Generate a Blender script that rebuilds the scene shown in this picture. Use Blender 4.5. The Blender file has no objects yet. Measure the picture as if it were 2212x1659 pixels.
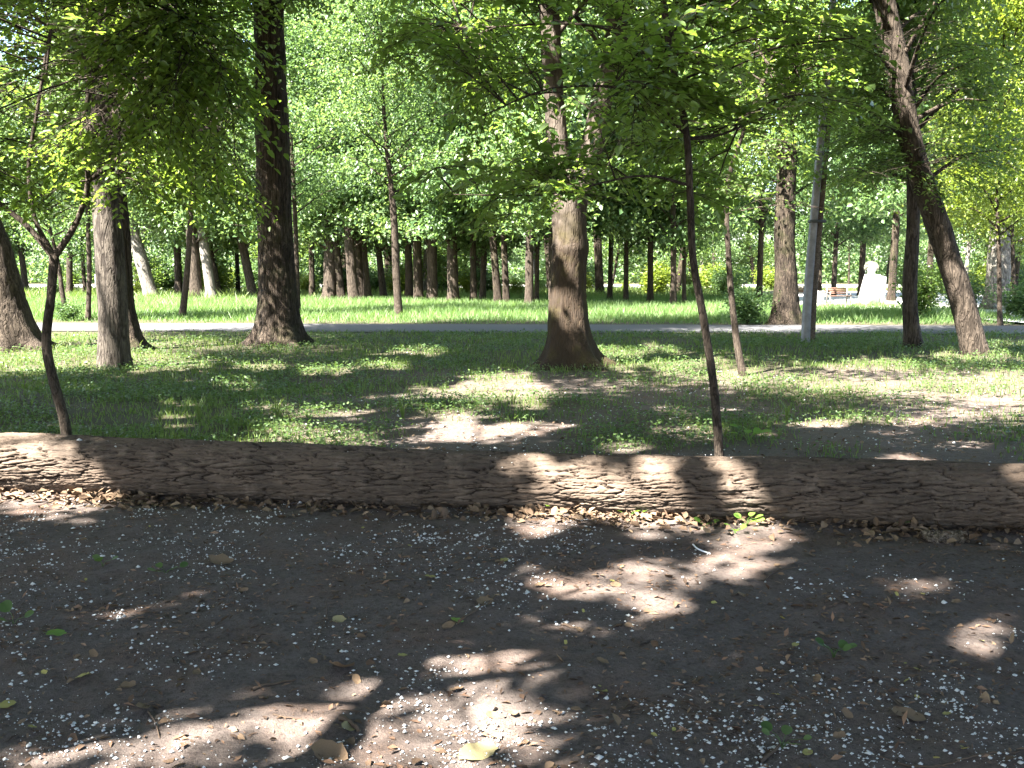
import bpy, math, random
import numpy as np
from mathutils import Vector
from math import radians, sin, cos, tan, pi

# ------------------------------------------------------------------ camera, world, sun
sc = bpy.context.scene
col = sc.collection
W, H = 2212.0, 1659.0                 # measuring grid of the photograph
HF = radians(56.0)
F = W / 2 / tan(HF / 2)
CAMZ = 1.55
HORIZON = 588.0
PITCH = math.atan((H / 2 - HORIZON) / F)

cam_d = bpy.data.cameras.new("camera")
cam = bpy.data.objects.new("camera", cam_d)
col.objects.link(cam)
cam.location = (0, 0, CAMZ)
cam.rotation_euler = (pi / 2 - PITCH, 0, 0)
cam_d.sensor_width = 36
cam_d.lens = 18 / tan(HF / 2)
cam_d.clip_start = 0.05
cam_d.clip_end = 3000
sc.camera = cam

SUN_EL = radians(50)
SUN_AZ = radians(227)                 # compass: behind the camera, to the left
S = np.array([sin(SUN_AZ) * cos(SUN_EL), cos(SUN_AZ) * cos(SUN_EL), sin(SUN_EL)])
wd = bpy.data.worlds.new("World")
sc.world = wd
wd.use_nodes = True
nt = wd.node_tree
nt.nodes.clear()
sky = nt.nodes.new("ShaderNodeTexSky")
sky.sky_type = 'NISHITA'
sky.sun_disc = False
sky.sun_elevation = SUN_EL
sky.sun_rotation = SUN_AZ
sky.air_density = 1.0
sky.dust_density = 1.6
bg = nt.nodes.new("ShaderNodeBackground")
bg.inputs[1].default_value = 0.055
wo = nt.nodes.new("ShaderNodeOutputWorld")
nt.links.new(sky.outputs[0], bg.inputs[0])
nt.links.new(bg.outputs[0], wo.inputs[0])

sun_d = bpy.data.lights.new("sun", 'SUN')
sun_d.energy = 5.0
sun_d.angle = radians(0.53)
sun_d.color = (1.0, 0.95, 0.86)
sun = bpy.data.objects.new("sun", sun_d)
col.objects.link(sun)
sun.rotation_euler = Vector(S).to_track_quat('Z', 'Y').to_euler()
sun.location = (-30, -40, 60)

sc.view_settings.view_transform = 'Standard'
sc.view_settings.look = 'None'
sc.view_settings.gamma = 1
sc.view_settings.exposure = 3.85
cy = sc.cycles
cy.max_bounces = 7
cy.diffuse_bounces = 4
cy.glossy_bounces = 2
cy.transmission_bounces = 4
cy.sample_clamp_indirect = 6
cy.use_denoising = True

# ------------------------------------------------------------------ helpers
rng = np.random.default_rng(11)
random.seed(5)


def ray(px, py):
    a = (px - W / 2) / F
    b = (py - H / 2) / F
    return a, cos(PITCH) - b * sin(PITCH), -(sin(PITCH) + b * cos(PITCH))


def gp(px, py, z=0.0):
    a, f, d = ray(px, py)
    t = (z - CAMZ) / d
    return np.array([a * t, f * t, z])


def pt(px, py, Y):
    a, f, d = ray(px, py)
    t = Y / f
    return np.array([a * t, Y, CAMZ + d * t])


def pix(P):
    x, y, z = P[:, 0], P[:, 1], P[:, 2] - CAMZ
    f = y * cos(PITCH) - z * sin(PITCH)
    u = y * sin(PITCH) + z * cos(PITCH)
    f = np.where(f < 0.05, 0.05, f)
    return W / 2 + F * x / f, H / 2 - F * u / f


def _hash(ix, iy, seed):
    h = (ix.astype(np.int64) * 374761393 + iy.astype(np.int64) * 668265263 + seed * 974634777) & 0xFFFFFFFF
    h = ((h ^ (h >> 13)) * 1274126177) & 0xFFFFFFFF
    h = ((h ^ (h >> 16)) * 2246822519) & 0xFFFFFFFF
    return ((h ^ (h >> 15)) & 0xFFFFFF) / float(0xFFFFFF)


def vnoise(x, y, seed=0, per=None):
    ix, iy = np.floor(x), np.floor(y)
    fx, fy = x - ix, y - iy
    fx = fx * fx * (3 - 2 * fx)
    fy = fy * fy * (3 - 2 * fy)
    iy1 = iy + 1
    if per:
        iy, iy1 = np.mod(iy, per), np.mod(iy1, per)
    a, b = _hash(ix, iy, seed), _hash(ix + 1, iy, seed)
    c, d = _hash(ix, iy1, seed), _hash(ix + 1, iy1, seed)
    return (a * (1 - fx) + b * fx) * (1 - fy) + (c * (1 - fx) + d * fx) * fy


def fbm(x, y, seed=0, o=4):
    s, a, t = 0.0, 0.5, 0.0
    for k in range(o):
        s = s + a * vnoise(x * 2 ** k, y * 2 ** k, seed + k)
        t += a
        a *= 0.55
    return s / t


def worley(x, y, seed=0, per=None, jit=0.95):
    ix, iy = np.floor(x), np.floor(y)
    f1 = np.full(x.shape, 9.0)
    f2 = np.full(x.shape, 9.0)
    cid = np.zeros(x.shape)
    for dx in (-1, 0, 1):
        for dy in (-1, 0, 1):
            cx, cyy = ix + dx, iy + dy
            wy = np.mod(cyy, per) if per else cyy
            qx = cx + 0.5 + jit * (_hash(cx, wy, seed) - 0.5)
            qy = cyy + 0.5 + jit * (_hash(cx, wy, seed + 71) - 0.5)
            d = np.hypot(qx - x, qy - y)
            m = d < f1
            f2 = np.where(m, f1, np.minimum(f2, d))
            cid = np.where(m, _hash(cx, wy, seed + 133), cid)
            f1 = np.where(m, d, f1)
    return f1, f2, cid


def norm(v):
    return v / np.maximum(np.linalg.norm(v, axis=-1, keepdims=True), 1e-9)


class Acc:
    """collects vertices, quads and triangles of ONE mesh"""
    def __init__(self):
        self.v, self.q, self.t, self.n = [], [], [], 0

    def add(self, v, q=None, t=None):
        v = np.asarray(v, float)
        if q is not None and len(q):
            self.q.append(np.asarray(q, int) + self.n)
        if t is not None and len(t):
            self.t.append(np.asarray(t, int) + self.n)
        self.v.append(v)
        self.n += len(v)

    def build(self, name, mat, parent=None, off=(0, 0, 0), smooth=False, attr=None):
        V = (np.concatenate(self.v) if self.v else np.zeros((0, 3))) - np.asarray(off, float)
        q = np.concatenate(self.q) if self.q else np.zeros((0, 4), int)
        t = np.concatenate(self.t) if self.t else np.zeros((0, 3), int)
        me = bpy.data.meshes.new(name)
        me.vertices.add(len(V))
        me.vertices.foreach_set("co", V.astype(np.float32).ravel())
        me.loops.add(q.size + t.size)
        me.loops.foreach_set("vertex_index", np.concatenate([q.ravel(), t.ravel()]).astype(np.int32))
        me.polygons.add(len(q) + len(t))
        st = np.concatenate([np.arange(len(q)) * 4, q.size + np.arange(len(t)) * 3]).astype(np.int32)
        me.polygons.foreach_set("loop_start", st)
        if smooth:
            me.polygons.foreach_set("use_smooth", np.ones(len(q) + len(t), bool))
        if attr:
            for k, a in attr.items():
                at = me.attributes.new(k, 'FLOAT', 'POINT')
                at.data.foreach_set("value", np.asarray(a, np.float32).ravel())
        me.update(calc_edges=True)
        me.materials.append(mat)
        o = bpy.data.objects.new(name, me)
        col.objects.link(o)
        if parent is not None:
            o.parent = parent
        return o


def tag(o, label, cat, group=None, kind=None):
    o["label"] = label
    if cat:
        o["category"] = cat
    if group:
        o["group"] = group
    if kind:
        o["kind"] = kind
    return o


def empty(name, loc, label, cat, group=None):
    o = bpy.data.objects.new(name, None)
    col.objects.link(o)
    o.location = tuple(loc)
    return tag(o, label, cat, group)


def copy_tree(root):
    r = root.copy()
    col.objects.link(r)
    for ch in root.children:
        c = ch.copy()
        col.objects.link(c)
        c.parent = r
        for g in ch.children:
            d = g.copy()
            col.objects.link(d)
            d.parent = c
    return r


def smooth_path(P, R, step):
    P = np.asarray(P, float)
    R = np.asarray(R, float)
    if len(P) < 3:
        n = max(2, int(np.linalg.norm(P[-1] - P[0]) / step) + 1)
        u = np.linspace(0, 1, n)[:, None]
        return P[0] * (1 - u) + P[-1] * u, R[0] * (1 - u[:, 0]) + R[-1] * u[:, 0]
    A = np.vstack([2 * P[0] - P[1], P, 2 * P[-1] - P[-2]])
    o, r = [], []
    for i in range(len(P) - 1):
        p0, p1, p2, p3 = A[i], A[i + 1], A[i + 2], A[i + 3]
        n = max(2, int(np.linalg.norm(p2 - p1) / step) + 1)
        for u in np.linspace(0, 1, n, endpoint=False):
            o.append(0.5 * (2 * p1 + (p2 - p0) * u + (2 * p0 - 5 * p1 + 4 * p2 - p3) * u * u + (3 * p1 - p0 - 3 * p2 + p3) * u ** 3))
            r.append(R[i] * (1 - u) + R[i + 1] * u)
    o.append(P[-1])
    r.append(R[-1])
    return np.array(o), np.array(r)


def frames(P):
    T = norm(np.gradient(P, axis=0))
    ref = np.array([0, -1.0, 0]) if abs(T[0][1]) < 0.9 else np.array([1.0, 0, 0])
    U = np.zeros_like(P)
    u = norm(ref - T[0] * (ref @ T[0]))
    for i in range(len(P)):
        u = norm(u - T[i] * (u @ T[i]))
        U[i] = u
    return T, U, np.cross(T, U)


def tube(acc, P, R, nseg=6, disp=None, cap=True):
    T, U, B = frames(P)
    th = np.arange(nseg) * 2 * pi / nseg
    s = np.concatenate([[0], np.cumsum(np.linalg.norm(np.diff(P, axis=0), axis=1))])
    SS, TH = np.meshgrid(s, th, indexing='ij')
    rad = np.repeat(R[:, None], nseg, 1)
    if disp is not None:
        rad = rad + disp(SS, TH, rad)
    V = P[:, None, :] + rad[..., None] * (U[:, None, :] * np.cos(TH)[..., None] + B[:, None, :] * np.sin(TH)[..., None])
    n = len(P)
    i = np.arange(n - 1)[:, None] * nseg
    j = np.arange(nseg)[None, :]
    j2 = (j + 1) % nseg
    q = np.stack([i + j, i + j2, i + nseg + j2, i + nseg + j], -1).reshape(-1, 4)
    V = V.reshape(-1, 3)
    t = None
    if cap:
        V = np.vstack([V, P[-1]])
        k = (n - 1) * nseg
        t = np.stack([k + np.arange(nseg), k + (np.arange(nseg) + 1) % nseg, np.full(nseg, n * nseg)], 1)
    acc.add(V, q, t)
    return rad


def box(acc, x0, x1, y0, y1, z0, z1, taper=0.0):
    t = taper
    V = [(x0, y0, z0), (x1, y0, z0), (x1, y1, z0), (x0, y1, z0), (x0 + t, y0 + t, z1), (x1 - t, y0 + t, z1), (x1 - t, y1 - t, z1), (x0 + t, y1 - t, z1)]
    acc.add(V, [(3, 2, 1, 0), (4, 5, 6, 7), (0, 1, 5, 4), (1, 2, 6, 5), (2, 3, 7, 6), (3, 0, 4, 7)])


# ------------------------------------------------------------------ materials
class NT:
    def __init__(self, name):
        self.m = bpy.data.materials.new(name)
        self.m.use_nodes = True
        self.t = self.m.node_tree
        self.t.nodes.clear()
        self.out = self.n("ShaderNodeOutputMaterial")

    def n(self, typ, **kw):
        x = self.t.nodes.new(typ)
        for k, v in kw.items():
            setattr(x, k, v)
        return x

    def set(self, sock, v):
        if hasattr(v, "is_output") or isinstance(v, bpy.types.NodeSocket):
            self.t.links.new(v, sock)
        elif isinstance(v, (tuple, list)) and len(v) == 3 and sock.type == 'RGBA':
            sock.default_value = (*v, 1)
        else:
            sock.default_value = v

    def noise(self, vec, scale, detail=4, rough=0.6, dist=0.0):
        x = self.n("ShaderNodeTexNoise")
        self.set(x.inputs["Vector"], vec)
        x.inputs["Scale"].default_value = scale
        x.inputs["Detail"].default_value = detail
        x.inputs["Roughness"].default_value = rough
        x.inputs["Distortion"].default_value = dist
        return x.outputs["Fac"]

    def vor(self, vec, scale, feature='DISTANCE_TO_EDGE'):
        x = self.n("ShaderNodeTexVoronoi", feature=feature)
        self.set(x.inputs["Vector"], vec)
        x.inputs["Scale"].default_value = scale
        return x.outputs[0]

    def ramp(self, fac, stops):
        x = self.n("ShaderNodeValToRGB")
        e = x.color_ramp.elements
        while len(e) < len(stops):
            e.new(0.5)
        for k, (p, c) in enumerate(stops):
            e[k].position = p
            c = (c, c, c) if isinstance(c, (int, float)) else c
            e[k].color = (*c, 1)
        self.set(x.inputs[0], fac)
        return x.outputs[0]

    def mix(self, fac, a, b, typ='MIX'):
        x = self.n("ShaderNodeMix", data_type='RGBA', blend_type=typ)
        self.set(x.inputs[0], fac)
        self.set(x.inputs[6], a)
        self.set(x.inputs[7], b)
        return x.outputs[2]

    def math(self, op, a, b=0.0, clamp=False):
        x = self.n("ShaderNodeMath", operation=op, use_clamp=clamp)
        self.set(x.inputs[0], a)
        self.set(x.inputs[1], b)
        return x.outputs[0]

    def mapping(self, vec, scale=(1, 1, 1)):
        x = self.n("ShaderNodeMapping")
        self.set(x.inputs[0], vec)
        x.inputs[3].default_value = scale
        return x.outputs[0]

    def bump(self, h, strength=0.5, dist=0.02):
        x = self.n("ShaderNodeBump")
        x.inputs["Strength"].default_value = strength
        x.inputs["Distance"].default_value = dist
        self.set(x.inputs["Height"], h)
        return x.outputs[0]

    def pbr(self, base, rough=0.9, normal=None, spec=0.3):
        p = self.n("ShaderNodeBsdfPrincipled")
        self.set(p.inputs["Base Color"], base)
        self.set(p.inputs["Roughness"], rough)
        p.inputs["Specular IOR Level"].default_value = spec
        if normal is not None:
            self.set(p.inputs["Normal"], normal)
        return p.outputs[0]

    def done(self, sh):
        self.t.links.new(sh, self.out.inputs[0])
        return self.m


def obj_co(b):
    return b.n("ShaderNodeTexCoord").outputs["Object"]


def leaf_mat(name, c1, c2, c3, trans=0.4, tcol=(0.22, 0.34, 0.03), rough=0.42, spec=0.45):
    b = NT(name)
    g = b.n("ShaderNodeNewGeometry")
    c = b.ramp(g.outputs["Random Per Island"], [(0.0, c1), (0.55, c2), (1.0, c3)])
    p = b.pbr(c, rough, None, spec)
    t = b.n("ShaderNodeBsdfTranslucent")
    b.set(t.inputs[0], b.mix(0.35, tcol, b.mix(1.0, c, (2.2, 2.2, 1.2), 'MULTIPLY')))
    m = b.n("ShaderNodeMixShader")
    m.inputs[0].default_value = trans
    b.t.links.new(p, m.inputs[1])
    b.t.links.new(t.outputs[0], m.inputs[2])
    return b.done(m.outputs[0])


def bark_mat(name, dark, mid, light, sx=14.0, sz=2.2, strength=0.8, moss=0.0, attr=False):
    b = NT(name)
    co = obj_co(b)
    nz = b.noise(co, 3.0, 3)
    n1 = b.noise(b.mapping(co, (sx, sx, sz)), 1.0, 2, 0.5, 0.6)
    rdg = b.math('ABSOLUTE', b.math('SUBTRACT', n1, 0.5))
    n2 = b.noise(b.mapping(co, (sx * 2.3, sx * 2.3, sz * 2.6)), 1.0, 2, 0.5, 0.8)
    rdg2 = b.math('ABSOLUTE', b.math('SUBTRACT', n2, 0.5))
    fine = b.noise(b.mapping(co, (40, 40, 9)), 1.0, 5, 0.7)
    crack = b.math('MULTIPLY', b.ramp(rdg, [(0.0, 0.0), (0.075, 1.0)]), b.ramp(rdg2, [(0.0, 0.35), (0.06, 1.0)]))
    c = b.mix(b.ramp(fine, [(0.3, 0.0), (0.7, 1.0)]), mid, light)
    c = b.mix(b.ramp(nz, [(0.35, 0.0), (0.7, 0.55)]), c, dark)
    c = b.mix(crack, dark, c)
    if moss:
        mk = b.ramp(b.noise(co, 2.2, 4), [(0.5, 0.0), (0.68, moss)])
        c = b.mix(mk, c, (0.055, 0.06, 0.02))
    h = b.math('ADD', b.math('MULTIPLY', crack, 0.7), b.math('MULTIPLY', fine, 0.4))
    return b.done(b.pbr(c, 0.95, b.bump(h, strength, 0.05), 0.15))


M = {}
M['bark'] = bark_mat('furrowed_brown_bark', (0.013, 0.010, 0.008), (0.040, 0.030, 0.023), (0.092, 0.071, 0.053), 16, 1.3, moss=0.3)
M['bark_mid'] = bark_mat('plain_brown_bark', (0.017, 0.013, 0.010), (0.048, 0.037, 0.029), (0.108, 0.086, 0.067), 12, 1.8, 0.6)
M['bark_pale'] = bark_mat('pale_grey_bark', (0.06, 0.052, 0.045), (0.16, 0.145, 0.125), (0.27, 0.25, 0.22), 8, 2, 0.4)
M['bark_grey'] = bark_mat('grey_brown_bark', (0.022, 0.018, 0.015), (0.060, 0.050, 0.041), (0.125, 0.107, 0.089), 10, 1.8, 0.5)
M['bark_thin'] = bark_mat('smooth_young_bark', (0.016, 0.012, 0.009), (0.042, 0.032, 0.025), (0.095, 0.076, 0.060), 30, 7, 0.4)


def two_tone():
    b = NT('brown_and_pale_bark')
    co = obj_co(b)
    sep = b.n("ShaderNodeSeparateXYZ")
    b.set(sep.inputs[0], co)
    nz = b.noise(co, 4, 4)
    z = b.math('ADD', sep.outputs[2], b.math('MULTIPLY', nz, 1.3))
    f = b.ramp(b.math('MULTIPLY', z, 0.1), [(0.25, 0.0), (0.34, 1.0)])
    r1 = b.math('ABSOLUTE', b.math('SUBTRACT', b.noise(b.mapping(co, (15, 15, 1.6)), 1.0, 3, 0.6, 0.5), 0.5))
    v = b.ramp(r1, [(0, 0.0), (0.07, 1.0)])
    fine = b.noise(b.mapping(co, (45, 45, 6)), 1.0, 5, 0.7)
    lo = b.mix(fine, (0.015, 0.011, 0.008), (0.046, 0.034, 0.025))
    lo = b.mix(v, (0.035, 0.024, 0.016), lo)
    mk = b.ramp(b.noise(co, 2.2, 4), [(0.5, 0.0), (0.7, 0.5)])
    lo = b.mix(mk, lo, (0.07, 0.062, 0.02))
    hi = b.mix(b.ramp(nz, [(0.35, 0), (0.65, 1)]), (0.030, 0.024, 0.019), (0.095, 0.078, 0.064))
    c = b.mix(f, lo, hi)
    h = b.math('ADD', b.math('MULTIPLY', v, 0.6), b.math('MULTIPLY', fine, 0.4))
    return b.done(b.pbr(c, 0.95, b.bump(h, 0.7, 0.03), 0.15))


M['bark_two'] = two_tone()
M['leaf_near'] = leaf_mat('young_maple_leaf', (0.036, 0.070, 0.014), (0.065, 0.115, 0.022), (0.10, 0.155, 0.032), 0.52, (0.30, 0.42, 0.05))
M['leaf_elm'] = leaf_mat('young_elm_leaf', (0.034, 0.068, 0.016), (0.06, 0.11, 0.026), (0.095, 0.15, 0.04), 0.48, (0.28, 0.40, 0.05), rough=0.36, spec=0.5)
M['leaf_mid'] = leaf_mat('broad_tree_leaf', (0.040, 0.072, 0.020), (0.068, 0.112, 0.032), (0.10, 0.15, 0.045), 0.45, (0.26, 0.38, 0.06))
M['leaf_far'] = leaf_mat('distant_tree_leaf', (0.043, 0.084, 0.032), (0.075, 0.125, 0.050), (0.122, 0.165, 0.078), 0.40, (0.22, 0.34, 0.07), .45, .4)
M['leaf_blue'] = leaf_mat('blue_green_leaf', (0.028, 0.060, 0.022), (0.052, 0.096, 0.034), (0.085, 0.14, 0.052), 0.36, (0.18, 0.30, 0.07), .45, .4)
M['leaf_yellow'] = leaf_mat('yellow_green_leaf', (0.065, 0.10, 0.016), (0.10, 0.145, 0.022), (0.15, 0.18, 0.03), 0.42, (0.3, 0.38, 0.04))
M['grass'] = leaf_mat('grass_blade', (0.048, 0.082, 0.020), (0.075, 0.118, 0.030), (0.13, 0.16, 0.055), 0.32, (0.2, 0.3, 0.04), 0.5, 0.3)
M['meadow'] = leaf_mat('meadow_blade', (0.055, 0.105, 0.028), (0.08, 0.14, 0.042), (0.13, 0.18, 0.07), 0.34, (0.2, 0.36, 0.05), 0.5, 0.3)
M['cover'] = leaf_mat('ground_ivy_leaf', (0.034, 0.066, 0.020), (0.055, 0.095, 0.030), (0.09, 0.13, 0.045), 0.28, (0.16, 0.27, 0.04), 0.45, 0.35)
M['sprout'] = leaf_mat('fresh_sprout_leaf', (0.09, 0.19, 0.03), (0.12, 0.23, 0.04), (0.16, 0.26, 0.05), 0.35, (0.3, 0.45, 0.05))


def dry_mat(name, c1, c2, c3):
    b = NT(name)
    g = b.n("ShaderNodeNewGeometry")
    c = b.ramp(g.outputs["Random Per Island"], [(0.0, c1), (0.5, c2), (1.0, c3)])
    nz = b.noise(obj_co(b), 60, 3)
    c = b.mix(b.ramp(nz, [(0.4, 0.0), (0.8, 0.5)]), c, (0.06, 0.04, 0.025))
    return b.done(b.pbr(c, 0.85, b.bump(nz, 0.3, 0.004), 0.2))


M['dry'] = dry_mat('dry_leaf', (0.07, 0.045, 0.03), (0.135, 0.09, 0.058), (0.22, 0.155, 0.10))
M['dry_pale'] = dry_mat('dry_pale_leaf', (0.18, 0.155, 0.08), (0.22, 0.19, 0.10), (0.26, 0.225, 0.125))
M['dry_brown'] = dry_mat('dry_brown_leaf', (0.11, 0.075, 0.048), (0.15, 0.10, 0.062), (0.20, 0.14, 0.09))
M['yellow'] = dry_mat('yellow_leaf', (0.24, 0.21, 0.06), (0.28, 0.25, 0.08), (0.34, 0.31, 0.11))
M['litter'] = dry_mat('bark_and_needle_litter', (0.04, 0.027, 0.02), (0.12, 0.07, 0.045), (0.24, 0.15, 0.10))
M['twig'] = dry_mat('twig_bark', (0.05, 0.034, 0.025), (0.08, 0.055, 0.04), (0.15, 0.11, 0.08))


def plain(name, c, rough=0.8, nscale=20.0, amt=0.25, spec=0.3, bump=0.2):
    b = NT(name)
    nz = b.noise(obj_co(b), nscale, 5, 0.65)
    c2 = tuple(x * (1 - amt) for x in c)
    cc = b.mix(b.ramp(nz, [(0.3, 0.0), (0.7, 1.0)]), c2, c)
    return b.done(b.pbr(cc, rough, b.bump(nz, bump, 0.01), spec))


M['fluff'] = plain('poplar_seed_fluff', (0.50, 0.50, 0.49), 1.0, 90, 0.1, 0.0)
M['white_stone'] = plain('white_painted_stone', (0.66, 0.66, 0.65), 0.7, 6, 0.07)
M['grey_stone'] = plain('weathered_grey_stone', (0.42, 0.41, 0.38), 0.9, 5, 0.35)
M['moss_stone'] = plain('mossy_dark_stone', (0.11, 0.115, 0.085), 0.9, 7, 0.5)
M['concrete'] = plain('grey_pole_concrete', (0.27, 0.265, 0.275), 0.85, 5, 0.5, 0.3, 0.4)
M['paving'] = plain('pale_paving', (0.38, 0.37, 0.345), 0.9, 3, 0.12)
M['asphalt'] = plain('grey_path_asphalt', (0.078, 0.075, 0.079), 0.9, 30, 0.25)
M['kerb'] = plain('dark_path_edging', (0.09, 0.085, 0.08), 0.9, 12, 0.3)
M['bench_wood'] = plain('faded_bench_wood', (0.11, 0.06, 0.042), 0.7, 12, 0.2)
M['white_paint'] = plain('white_paint', (0.75, 0.75, 0.74), 0.6, 8, 0.08)
M['bench_frame'] = plain('grey_bench_frame', (0.10, 0.10, 0.095), 0.7, 8, 0.15)
M['metal'] = plain('dark_metal', (0.06, 0.065, 0.07), 0.5, 20, 0.2)
M['plastic'] = plain('white_plastic', (0.8, 0.8, 0.82), 0.35, 20, 0.03)
M['red'] = plain('red_plastic', (0.5, 0.03, 0.03), 0.4, 20, 0.1)
M['bark_slab'] = bark_mat('loose_bark', (0.08, 0.06, 0.045), (0.22, 0.17, 0.13), (0.34, 0.27, 0.21), 30, 30, 0.8)
M['endwood'] = plain('sawn_wood', (0.45, 0.33, 0.2), 0.9, 15, 0.35)


def ground_mat():
    b = NT('woodland_soil')
    g = b.n("ShaderNodeNewGeometry").outputs["Position"]
    at = b.n("ShaderNodeAttribute", attribute_name="cover").outputs["Fac"]
    big = b.noise(g, 0.8, 4)
    mid = b.noise(g, 7, 5, 0.65)
    fin = b.noise(g, 60, 5, 0.7)
    grit = b.noise(g, 180, 3, 0.7)
    d = b.mix(b.ramp(mid, [(0.3, 0.0), (0.72, 1.0)]), (0.055, 0.043, 0.039), (0.118, 0.094, 0.085))
    d = b.mix(b.ramp(fin, [(0.35, 0.0), (0.7, 0.75)]), d, (0.145, 0.120, 0.105))
    br = b.math('MULTIPLY', b.ramp(b.noise(g, 1.7, 4, 0.7), [(0.47, 0.0), (0.62, 1.0)]), b.ramp(fin, [(0.3, 0.2), (0.6, 1.0)]))
    d = b.mix(b.math('MULTIPLY', br, 0.6), d, (0.115, 0.072, 0.053))
    d = b.mix(b.ramp(b.noise(g, 28, 4, 0.75), [(0.5, 0.0), (0.66, 0.6)]), d, (0.028, 0.021, 0.019))
    s = b.mix(b.ramp(fin, [(0.35, 0), (0.65, 1)]), (0.036, 0.033, 0.020), (0.078, 0.072, 0.042))
    c = b.mix(at, d, s)
    h = b.math('ADD', b.math('MULTIPLY', mid, 0.5), b.math('MULTIPLY', fin, 0.35))
    h = b.math('ADD', h, b.math('MULTIPLY', grit, 0.25))
    return b.done(b.pbr(c, 0.95, b.bump(h, 0.9, 0.03), 0.15))


M['ground'] = ground_mat()


def log_mat():
    b = NT('fallen_log_bark')
    co = obj_co(b)
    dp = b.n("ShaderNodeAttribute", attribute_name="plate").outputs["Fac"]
    idn = b.n("ShaderNodeAttribute", attribute_name="cell").outputs["Fac"]
    fine = b.noise(b.mapping(co, (14, 60, 60)), 1.0, 5, 0.7)
    big = b.noise(co, 2.2, 4)
    c = b.mix(b.ramp(fine, [(0.3, 0), (0.7, 1)]), (0.054, 0.040, 0.031), (0.120, 0.091, 0.070))
    c = b.mix(b.math('MULTIPLY', idn, 0.6), c, (0.045, 0.037, 0.031))
    c = b.mix(b.ramp(big, [(0.4, 0), (0.7, 0.4)]), c, (0.145, 0.105, 0.078))
    c = b.mix(b.ramp(b.noise(co, 9, 4, 0.7), [(0.52, 0.0), (0.68, 0.55)]), c, (0.165, 0.128, 0.100))
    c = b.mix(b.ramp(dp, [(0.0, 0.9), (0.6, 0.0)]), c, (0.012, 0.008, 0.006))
    return b.done(b.pbr(c, 0.95, b.bump(fine, 0.6, 0.012), 0.15))


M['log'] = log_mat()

# ------------------------------------------------------------------ gaps in the canopy (where sun reaches)
GAPS = [  # centre and radii of sunlit ground in measuring-grid px, height of the surface that is lit
    (250, 1640, 300, 36), (640, 1570, 230, 70), (1000, 1570, 170, 120), (1080, 1650, 170, 60), (430, 1600, 200, 50),
    (960, 1440, 60, 50), (860, 1640, 200, 60), (800, 1530, 190, 60), (1130, 1570, 110, 60), (1230, 1275, 95, 34), (1390, 1240, 80, 32), (1530, 1242, 60, 22), (1420, 1305, 75, 32),
    (1260, 1370, 60, 22), (1640, 1170, 70, 28), (1970, 1272, 60, 22), (2140, 1375, 70, 40), (2190, 1415, 50, 30),
    (60, 1078, 200, 22), (1060, 940, 130, 30), (1000, 905, 60, 16), (1020, 850, 120, 26), (1100, 825, 60, 26), (1150, 868, 45, 24),
    (1450, 785, 140, 26), (1580, 815, 60, 18), (1350, 770, 70, 22), (120, 790, 170, 30), (300, 778, 90, 22), (370, 790, 90, 14),
    (520, 832, 60, 10), (640, 935, 120, 12), (1900, 790, 130, 14), (2190, 825, 40, 16), (2090, 770, 90, 12), (2150, 742, 60, 9),
    (850, 792, 70, 8), (920, 762, 50, 8), (700, 800, 70, 9), (560, 795, 80, 7), (1320, 1110, 60, 18), (1940, 985, 50, 5)]
for k in range(20):                      # a broken trail of flecks towards the log
    u_ = rng.uniform(0, 1)
    GAPS.append((1050 + 620 * u_ + rng.normal(0, 70), 1440 - 250 * u_ + rng.normal(0, 40), rng.uniform(4, 22), rng.uniform(2, 9)))
for k in range(14):
    GAPS.append((rng.uniform(100, 2150), rng.uniform(1120, 1500), rng.uniform(2, 10), rng.uniform(1, 4)))
for k in range(40):
    u_ = rng.uniform(50, 2150)
    GAPS.append((u_, rng.uniform(745, 960 if u_ < 1350 else 800), rng.uniform(4, 40), rng.uniform(1, 5)))
GAPS_LOG = [(60, 985, 170, 80), (1150, 1010, 50, 60), (1110, 1060, 50, 36), (1600, 1040, 55, 85), (1545, 1000, 50, 26), (1710, 1000, 60, 18),
            (2212, 1030, 25, 60), (1440, 1050, 36, 40), (1340, 1060, 26, 40)]
GAPS_3D = []
for (px, py, Y, r) in [(235, 520, 15.8, .42), (235, 580, 15.8, .42), (237, 640, 15.8, .42), (238, 700, 15.8, .4), (240, 760, 15.8, .35),
                       (1190, 240, 15.4, .2), (1200, 380, 15.4, .26), (1210, 440, 15.4, .26), (1212, 505, 15.4, .24), (1275, 290, 15.4, .2),
                       (1235, 610, 15.4, .07), (1215, 660, 15.4, .06), (1240, 700, 15.4, .07),
                       (2008, 410, 18, .14), (2050, 570, 18, .16), (2075, 640, 18, .14), (2110, 750, 18, .18), (2030, 500, 18, .08),
                       (20, 660, 19.2, .4), (0, 720, 19.2, .3), (1515, 650, 6.9, .12), (1530, 760, 6.9, .1), (125, 640, 7.6, .08), (110, 760, 7.6, .1), (140, 900, 7.6, .12)]:
    GAPS_3D.append((pt(px, py, Y), r))
for k in range(70):                      # flecks on the foliage of the saplings
    GAPS_3D.append((pt(rng.uniform(-200, 560), rng.uniform(-150, 440), rng.uniform(6, 10)), rng.uniform(.1, .3)))
    if k % 2:
        continue
    GAPS_3D.append((pt(rng.uniform(880, 1850), rng.uniform(-150, 480), rng.uniform(5.8, 9)), rng.uniform(.1, .3)))


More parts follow.
